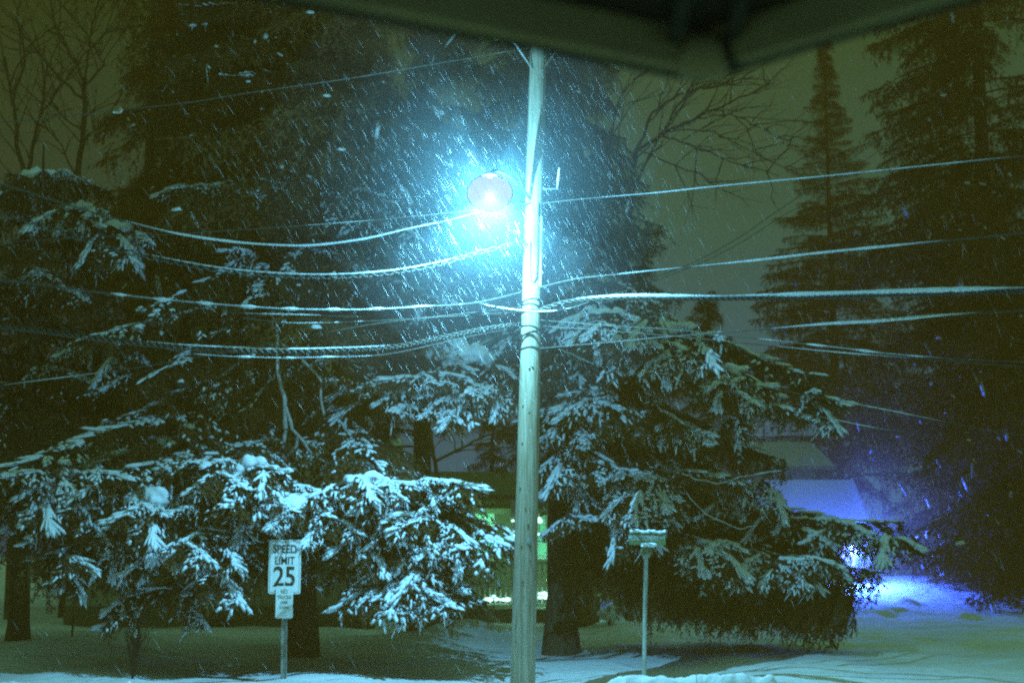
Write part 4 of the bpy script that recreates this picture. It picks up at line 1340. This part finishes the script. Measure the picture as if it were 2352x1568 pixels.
for (pa, pb_, ya, yb_) in ((228, 262, 1414, 1436), (476, 540, 1414, 1448)):
    xa, xb = px_x(pa, 1420, YL), px_x(pb_, 1420, YL)
    za, zb = pz(yb_, YL), pz(ya, YL)
    wn = MB()
    for (cx_, cz_, sx_, sz_) in (((xa + xb) / 2, zb, xb - xa, 0.04), ((xa + xb) / 2, za, xb - xa, 0.04), (xa, (za + zb) / 2, 0.04, zb - za - 0.05), (xb, (za + zb) / 2, 0.04, zb - za - 0.05)):
        wn.box((cx_, YL - 0.08, cz_), (sx_, 0.04, sz_))
    w_ = wn.build('window', 'rail_dark', hl)
    MB().box(((xa + xb) / 2, YL - 0.07, (za + zb) / 2), (xb - xa - 0.04, 0.015, zb - za - 0.04)).build('pane', 'glass_dark', w_)

# blue lit house at the right
YB = 50.0
xa, xb = px_x(1700, 1200, YB), px_x(1986, 1200, YB)
ze, zg = pz(1206, YB), pz(1110, YB + 2.2)
hb = thing('blue_lit_house', 'snow-roofed house up the drive at the right, lit deep blue', 'house', Vector(((xa + xb) / 2, YB + 2.2, 0.8)))
MB().box(((xa + xb) / 2 - 0.1, YB + 2.2, (0.5 + ze) / 2), (xb - xa - 0.5, 3.8, ze - 0.5)).build('wall', 'siding_blue', hb)
xg = px_x(1946, 1110, YB + 2.2)
rf = MB()
rf.prism([(xa - 0.2, YB - 0.15, ze), (xb + 0.05, YB - 0.15, ze), (xg + 0.15, YB + 2.2, zg), (xa - 0.2, YB + 2.2, zg)], (0, 0, 0.14))
rf.prism([(xa - 0.2, YB + 2.2, zg), (xg + 0.15, YB + 2.2, zg), (xb + 0.05, YB + 4.5, ze), (xa - 0.2, YB + 4.5, ze)], (0, 0, 0.14))
rf.build('roof', 'snow', hb)
MB().beam((xb + 0.06, YB - 0.22, ze + 0.02), (xg + 0.16, YB + 2.2, zg + 0.10), 0.10, 0.22).build('barge_board', 'snow', hb)
gb = MB().prism([(xb - 0.45, YB + 0.3, ze - 0.02), (xb - 0.45, YB + 4.1, ze - 0.02), (xg, YB + 2.2, zg - 0.05)], (0.06, 0, 0))
gb.build('gable', 'siding_blue', hb)
u0, u1 = px_x(1745, 1050, YB + 6), px_x(1885, 1050, YB + 6)
up = MB().box(((u0 + u1) / 2 - 1.0, YB + 7.5, 2.6), (u1 - u0 + 1.4, 4, 4.6))
up.build('upper_wall', 'siding_blue', hb)
rf = MB()
zt = pz(1022, YB + 7.5)
ue = pz(1078, YB + 5.2)
rf.prism([(u0 - 2.4, YB + 5.2, ue), (u1 + 0.4, YB + 5.2, ue), (u1 - 0.05, YB + 7.5, zt), (u0 - 2.4, YB + 7.5, zt)], (0, 0, 0.14))
rf.prism([(u0 - 2.4, YB + 7.5, zt), (u1 - 0.05, YB + 7.5, zt), (u1 + 0.4, YB + 9.8, ue), (u0 - 2.4, YB + 9.8, ue)], (0, 0, 0.14))
rf.build('upper_roof', 'siding_blue', hb)
xw0, xw1 = px_x(1932, 1250, YB), px_x(1968, 1250, YB)
wn = MB()
z0_, z1_ = pz(1300, YB), pz(1222, YB)
for x in (xw0, (xw0 + xw1) / 2, xw1):
    wn.box((x, YB + 0.26, (z0_ + z1_) / 2), (0.06, 0.08, z1_ - z0_))
wn.box(((xw0 + xw1) / 2, YB + 0.26, z1_), (xw1 - xw0 + 0.05, 0.08, 0.08))
d_ = wn.build('door', 'rail_white', hb)
MB().box(((xw0 + xw1) / 2, YB + 0.28, (z0_ + z1_) / 2), (xw1 - xw0 - 0.06, 0.02, z1_ - z0_ - 0.04)).build('pane', 'blue_glow', d_)
c = at(1953, 1248, 46.5)
c_yard = c.copy()
lpz = thing('yard_lamp', 'yard lamp glowing blue-white before the house up the drive', 'yard lamp', Vector((c.x, c.y, float(gz(c.x, c.y)))))
MB().tube([(c.x, c.y, lpz.location.z - 0.1), (c.x, c.y, c.z - 0.14)], 0.035, 10).build('post', 'rail_dark', lpz)
MB().ball(c + Vector((0, 0.03, 0)), (0.10, 0.10, 0.15), 0, 3).build('lantern', 'blue_glow', lpz)
MB().tube([c + Vector((0, 0, 0.15)), c + Vector((0, 0, 0.19)), c + Vector((0, 0, 0.26))], [0.16, 0.12, 0.02], 10).build('cap', 'rail_dark', lpz)
light('yard_bulb', c + Vector((0.12, -0.12, -0.30)), (0.045, 0.13, 1.0), 3500, 0.0, lpz)

# ------------------------------------------------------------------ porch eave overhead
ZB = 3.0
pc = at_z(1612, 172, ZB)
pl_ = at_z(735, 2, ZB)
pr_ = at_z(2180, 2, ZB)
pl2 = pc + (pl_ - pc) * 2.6
pr2 = pc + (pr_ - pc) * 3.0
eave = thing('porch_eave', 'blurred corner of a porch roof edge hanging overhead, nearest the viewer', 'porch roof', Vector((pc.x, pc.y - 1.2, 0)))
HB = 0.092


def eave_board(a_, b_, name):
    mb = MB()
    mb.beam(a_ + Vector((0, 0, HB / 2)), b_ + Vector((0, 0, HB / 2)), 0.035, HB)
    o = mb.build(name, 'porch_paint', eave)
    bv = o.modifiers.new('bevel', 'BEVEL')
    bv.width = 0.006
    bv.segments = 2
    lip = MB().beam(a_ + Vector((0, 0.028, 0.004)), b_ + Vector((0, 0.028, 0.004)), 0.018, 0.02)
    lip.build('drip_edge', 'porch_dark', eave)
    return o


eave_board(pl2, pc, 'gutter_board')
eave_board(pc, pr2, 'gutter_board')
ZC = ZB + HB + 0.004
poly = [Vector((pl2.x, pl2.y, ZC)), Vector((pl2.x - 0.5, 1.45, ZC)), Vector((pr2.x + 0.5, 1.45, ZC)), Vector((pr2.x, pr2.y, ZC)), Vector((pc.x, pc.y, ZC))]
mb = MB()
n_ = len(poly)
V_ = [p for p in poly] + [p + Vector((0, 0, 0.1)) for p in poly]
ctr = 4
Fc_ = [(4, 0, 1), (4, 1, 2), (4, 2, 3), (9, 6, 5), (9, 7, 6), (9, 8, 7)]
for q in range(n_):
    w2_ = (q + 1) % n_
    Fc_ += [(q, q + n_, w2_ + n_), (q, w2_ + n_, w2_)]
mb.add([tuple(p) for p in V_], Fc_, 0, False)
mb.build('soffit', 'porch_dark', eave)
# corner casting with its straps
cc = pc + Vector((0, -0.02, 0))
cb_ = MB()
cb_.tube([cc + Vector((-0.05, -0.005, 0.045)), cc + Vector((-0.03, 0, 0.035)), cc + Vector((0.03, 0.0, 0.035)), cc + Vector((0.05, -0.012, 0.045))], [0.04, 0.052, 0.052, 0.04], 16)
cb_.build('gutter_corner', 'porch_paint', eave)
for (px, top, bot) in ((1540, -30, 105), (1662, -30, 118)):
    a_ = at_z(px - 8, top, ZB + 0.085) if False else at_z(px, 80, ZB + 0.085)
    b_ = at_z(px + 3, bot + 25, ZB + 0.03)
    s_ = MB().beam(Vector((a_.x, a_.y - 0.35, ZB + 0.08)), Vector((b_.x, b_.y - 0.05, ZB + 0.05)), 0.028, 0.02)
    s_.build('strap', 'porch_dark', eave)
mb = MB().beam(at_z(1676, 75, ZB + 0.07), at_z(1690, 158, ZB - 0.002) + Vector((0, -0.03, 0)), 0.042, 0.02)
mb.build('strap', 'porch_dark', eave)
for x in (-2.1, 2.3):
    MB().box((x, 1.6, 1.5), (0.12, 0.12, 3.18)).build('porch_post', 'porch_paint', eave)

# ------------------------------------------------------------------ falling snow
rng = np.random.default_rng(5)
fl = MB()


def flakes(n, lo, hi, size, near=None):
    P = rng.uniform(lo, hi, (n, 3))
    if near is not None:
        P = np.array(LP) + rng.normal(size=(n, 3)) * np.array(near)
    P = P[(P[:, 2] > 0.2) & (np.linalg.norm(P - np.array(LP), axis=1) > 0.5)]
    N = len(P)
    d = np.array([0.50, 0.10, -0.86]) + rng.normal(size=(N, 3)) * 0.05 + 0.05 * (P[:, :1] - LP.x) * np.array([[-1.0, 0, 0]]) * 0.5
    d = unit(d)
    L = rng.uniform(*size, N)[:, None]
    w = rng.uniform(0.0005, 0.0015, N)[:, None]
    s1 = unit(np.cross(d, np.array([0, 1.0, 0])))
    s2 = np.cross(d, s1)
    V = np.stack([P - d * L / 2, P + s1 * w, P - s1 * 0.5 * w + s2 * 0.86 * w, P - s1 * 0.5 * w - s2 * 0.86 * w, P + d * L / 2], 1).reshape(-1, 3)
    f = np.array([(0, 1, 2), (0, 2, 3), (0, 3, 1), (4, 2, 1), (4, 3, 2), (4, 1, 3)])
    fl.add(V, (f[None] + (np.arange(N) * 5)[:, None, None]).reshape(-1, 3))


flakes(1200, (0, 0, 0), (1, 1, 1), (0.05, 0.40), (1.1, 0.9, 1.0))
flakes(1300, (0, 0, 0), (1, 1, 1), (0.12, 0.32), (1.9, 1.5, 1.5))
flakes(800, (-7, 13, 0.3), (9, 21, 7.5), (0.10, 0.28))
tag(fl.build('falling_snow', 'snow'), kind='stuff')

# ------------------------------------------------------------------ haze: the snowy air, plus halo shells added round the two lamps
def volume(name, col, density, g=0.0):
    m = bpy.data.materials.new(name)
    m.use_nodes = True
    nt = m.node_tree
    nt.nodes.clear()
    out = nt.nodes.new('ShaderNodeOutputMaterial')
    v = nt.nodes.new('ShaderNodeVolumePrincipled')
    v.inputs['Color'].default_value = (*col, 1)
    v.inputs['Density'].default_value = density
    v.inputs['Anisotropy'].default_value = g
    nt.links.new(v.outputs[0], out.inputs['Volume'])
    return m


M['air'] = volume('snowy_air', (1.0, 0.33, 0.05), 0.0062)
hzm = MB()
hzm.box((0, 45, 15), (130, 110, 34), 0)
names = ['air']
hzm.ball(LP + Vector((0, 0, -0.02)), (0.305, 0.315, 0.24), 0, 4)      # the closed lens holds no snowy air
hzm.f[-1] = hzm.f[-1][:, ::-1]


def halo_shells(c, shells, col, label, hollow=None):
    """Glow halo added round a lamp, thinning outward: nested shells that do not overlap."""
    inner = hollow
    for r, dn in shells:
        names.append('%s%d' % (label, len(names)))
        M[names[-1]] = volume(label, col, dn)
        hzm.ball(c, (r, r, r), len(names) - 1, 4)
        if inner is not None:
            hzm.ball(c, inner, len(names) - 1, 4)
            hzm.f[-1] = hzm.f[-1][:, ::-1]
        inner = (r + 0.004,) * 3


halo_shells(LP + Vector((0, 0, -0.02)), ((0.7, 0.055), (1.1, 0.042), (1.6, 0.028), (2.2, 0.014), (3.0, 0.004)), (0.52, 0.86, 1.0), 'lamp_halo', (0.31, 0.32, 0.245))  # shells added and tinted blue for the street lamp's halo
halo_shells(c_yard + Vector((0, 0, 0.3)), ((1.6, 0.024), (3.0, 0.012), (4.8, 0.005)), (0.92, 0.95, 0.98), 'yard_halo')  # shells added for the blue halo at the yard lamp
o = hzm.build('haze', names)
tag(o, kind='stuff')

# ------------------------------------------------------------------ night sky
w = bpy.data.worlds.new('World')
scene.world = w
w.use_nodes = True
nt = w.node_tree
bg = nt.nodes['Background']
sky = nt.nodes.new('ShaderNodeTexSky')
sky.sky_type = 'NISHITA'
sky.sun_disc = False
sky.sun_elevation = math.radians(-4)
sky.sun_rotation = math.radians(160)
sky.air_density = 2
sky.dust_density = 4
tc = nt.nodes.new('ShaderNodeTexCoord')
sep = nt.nodes.new('ShaderNodeSeparateXYZ')
nt.links.new(tc.outputs['Generated'], sep.inputs[0])
ramp = nt.nodes.new('ShaderNodeValToRGB')
e = ramp.color_ramp.elements
e[0].position = 0.0
e[0].color = (0.055, 0.165, 0.33, 1)
e[1].position = 0.36
e[1].color = (0.026, 0.072, 0.022, 1)
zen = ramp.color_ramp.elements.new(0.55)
zen.color = (0.16, 0.50, 0.29, 1)       # unseen zenith, brightened to lift the light on shaded snow
x = ramp.color_ramp.elements.new(0.22)
x.color = (0.036, 0.125, 0.095, 1)
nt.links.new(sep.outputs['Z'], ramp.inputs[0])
addn = nt.nodes.new('ShaderNodeMix')
addn.data_type = 'RGBA'
addn.blend_type = 'ADD'
addn.inputs[0].default_value = 0.02
mr = nt.nodes.new('ShaderNodeMapRange')              # sky dims towards the left
mr.inputs['From Min'].default_value = -0.36
mr.inputs['From Max'].default_value = 0.10
mr.inputs['To Min'].default_value = 0.38
mr.inputs['To Max'].default_value = 1.05
nt.links.new(sep.outputs['X'], mr.inputs['Value'])
sc_ = nt.nodes.new('ShaderNodeVectorMath')
sc_.operation = 'SCALE'
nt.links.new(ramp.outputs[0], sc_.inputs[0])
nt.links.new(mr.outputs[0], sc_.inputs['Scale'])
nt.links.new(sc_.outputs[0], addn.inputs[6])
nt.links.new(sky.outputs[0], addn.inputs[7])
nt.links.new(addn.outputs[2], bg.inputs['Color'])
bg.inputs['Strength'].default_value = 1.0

# ------------------------------------------------------------------ render settings
scene.view_settings.view_transform = 'Standard'
scene.view_settings.look = 'None'
scene.view_settings.exposure = 0
scene.view_settings.gamma = 1
cy = scene.cycles
cy.filter_width = 2.2
cy.max_bounces = 5
cy.diffuse_bounces = 2
cy.glossy_bounces = 1
cy.transmission_bounces = 2
cy.transparent_max_bounces = 48
cy.volume_bounces = 1
cy.sample_clamp_indirect = 2.0
cy.sample_clamp_direct = 0
cy.use_denoising = False
cy.caustics_reflective = False
cy.caustics_refractive = False
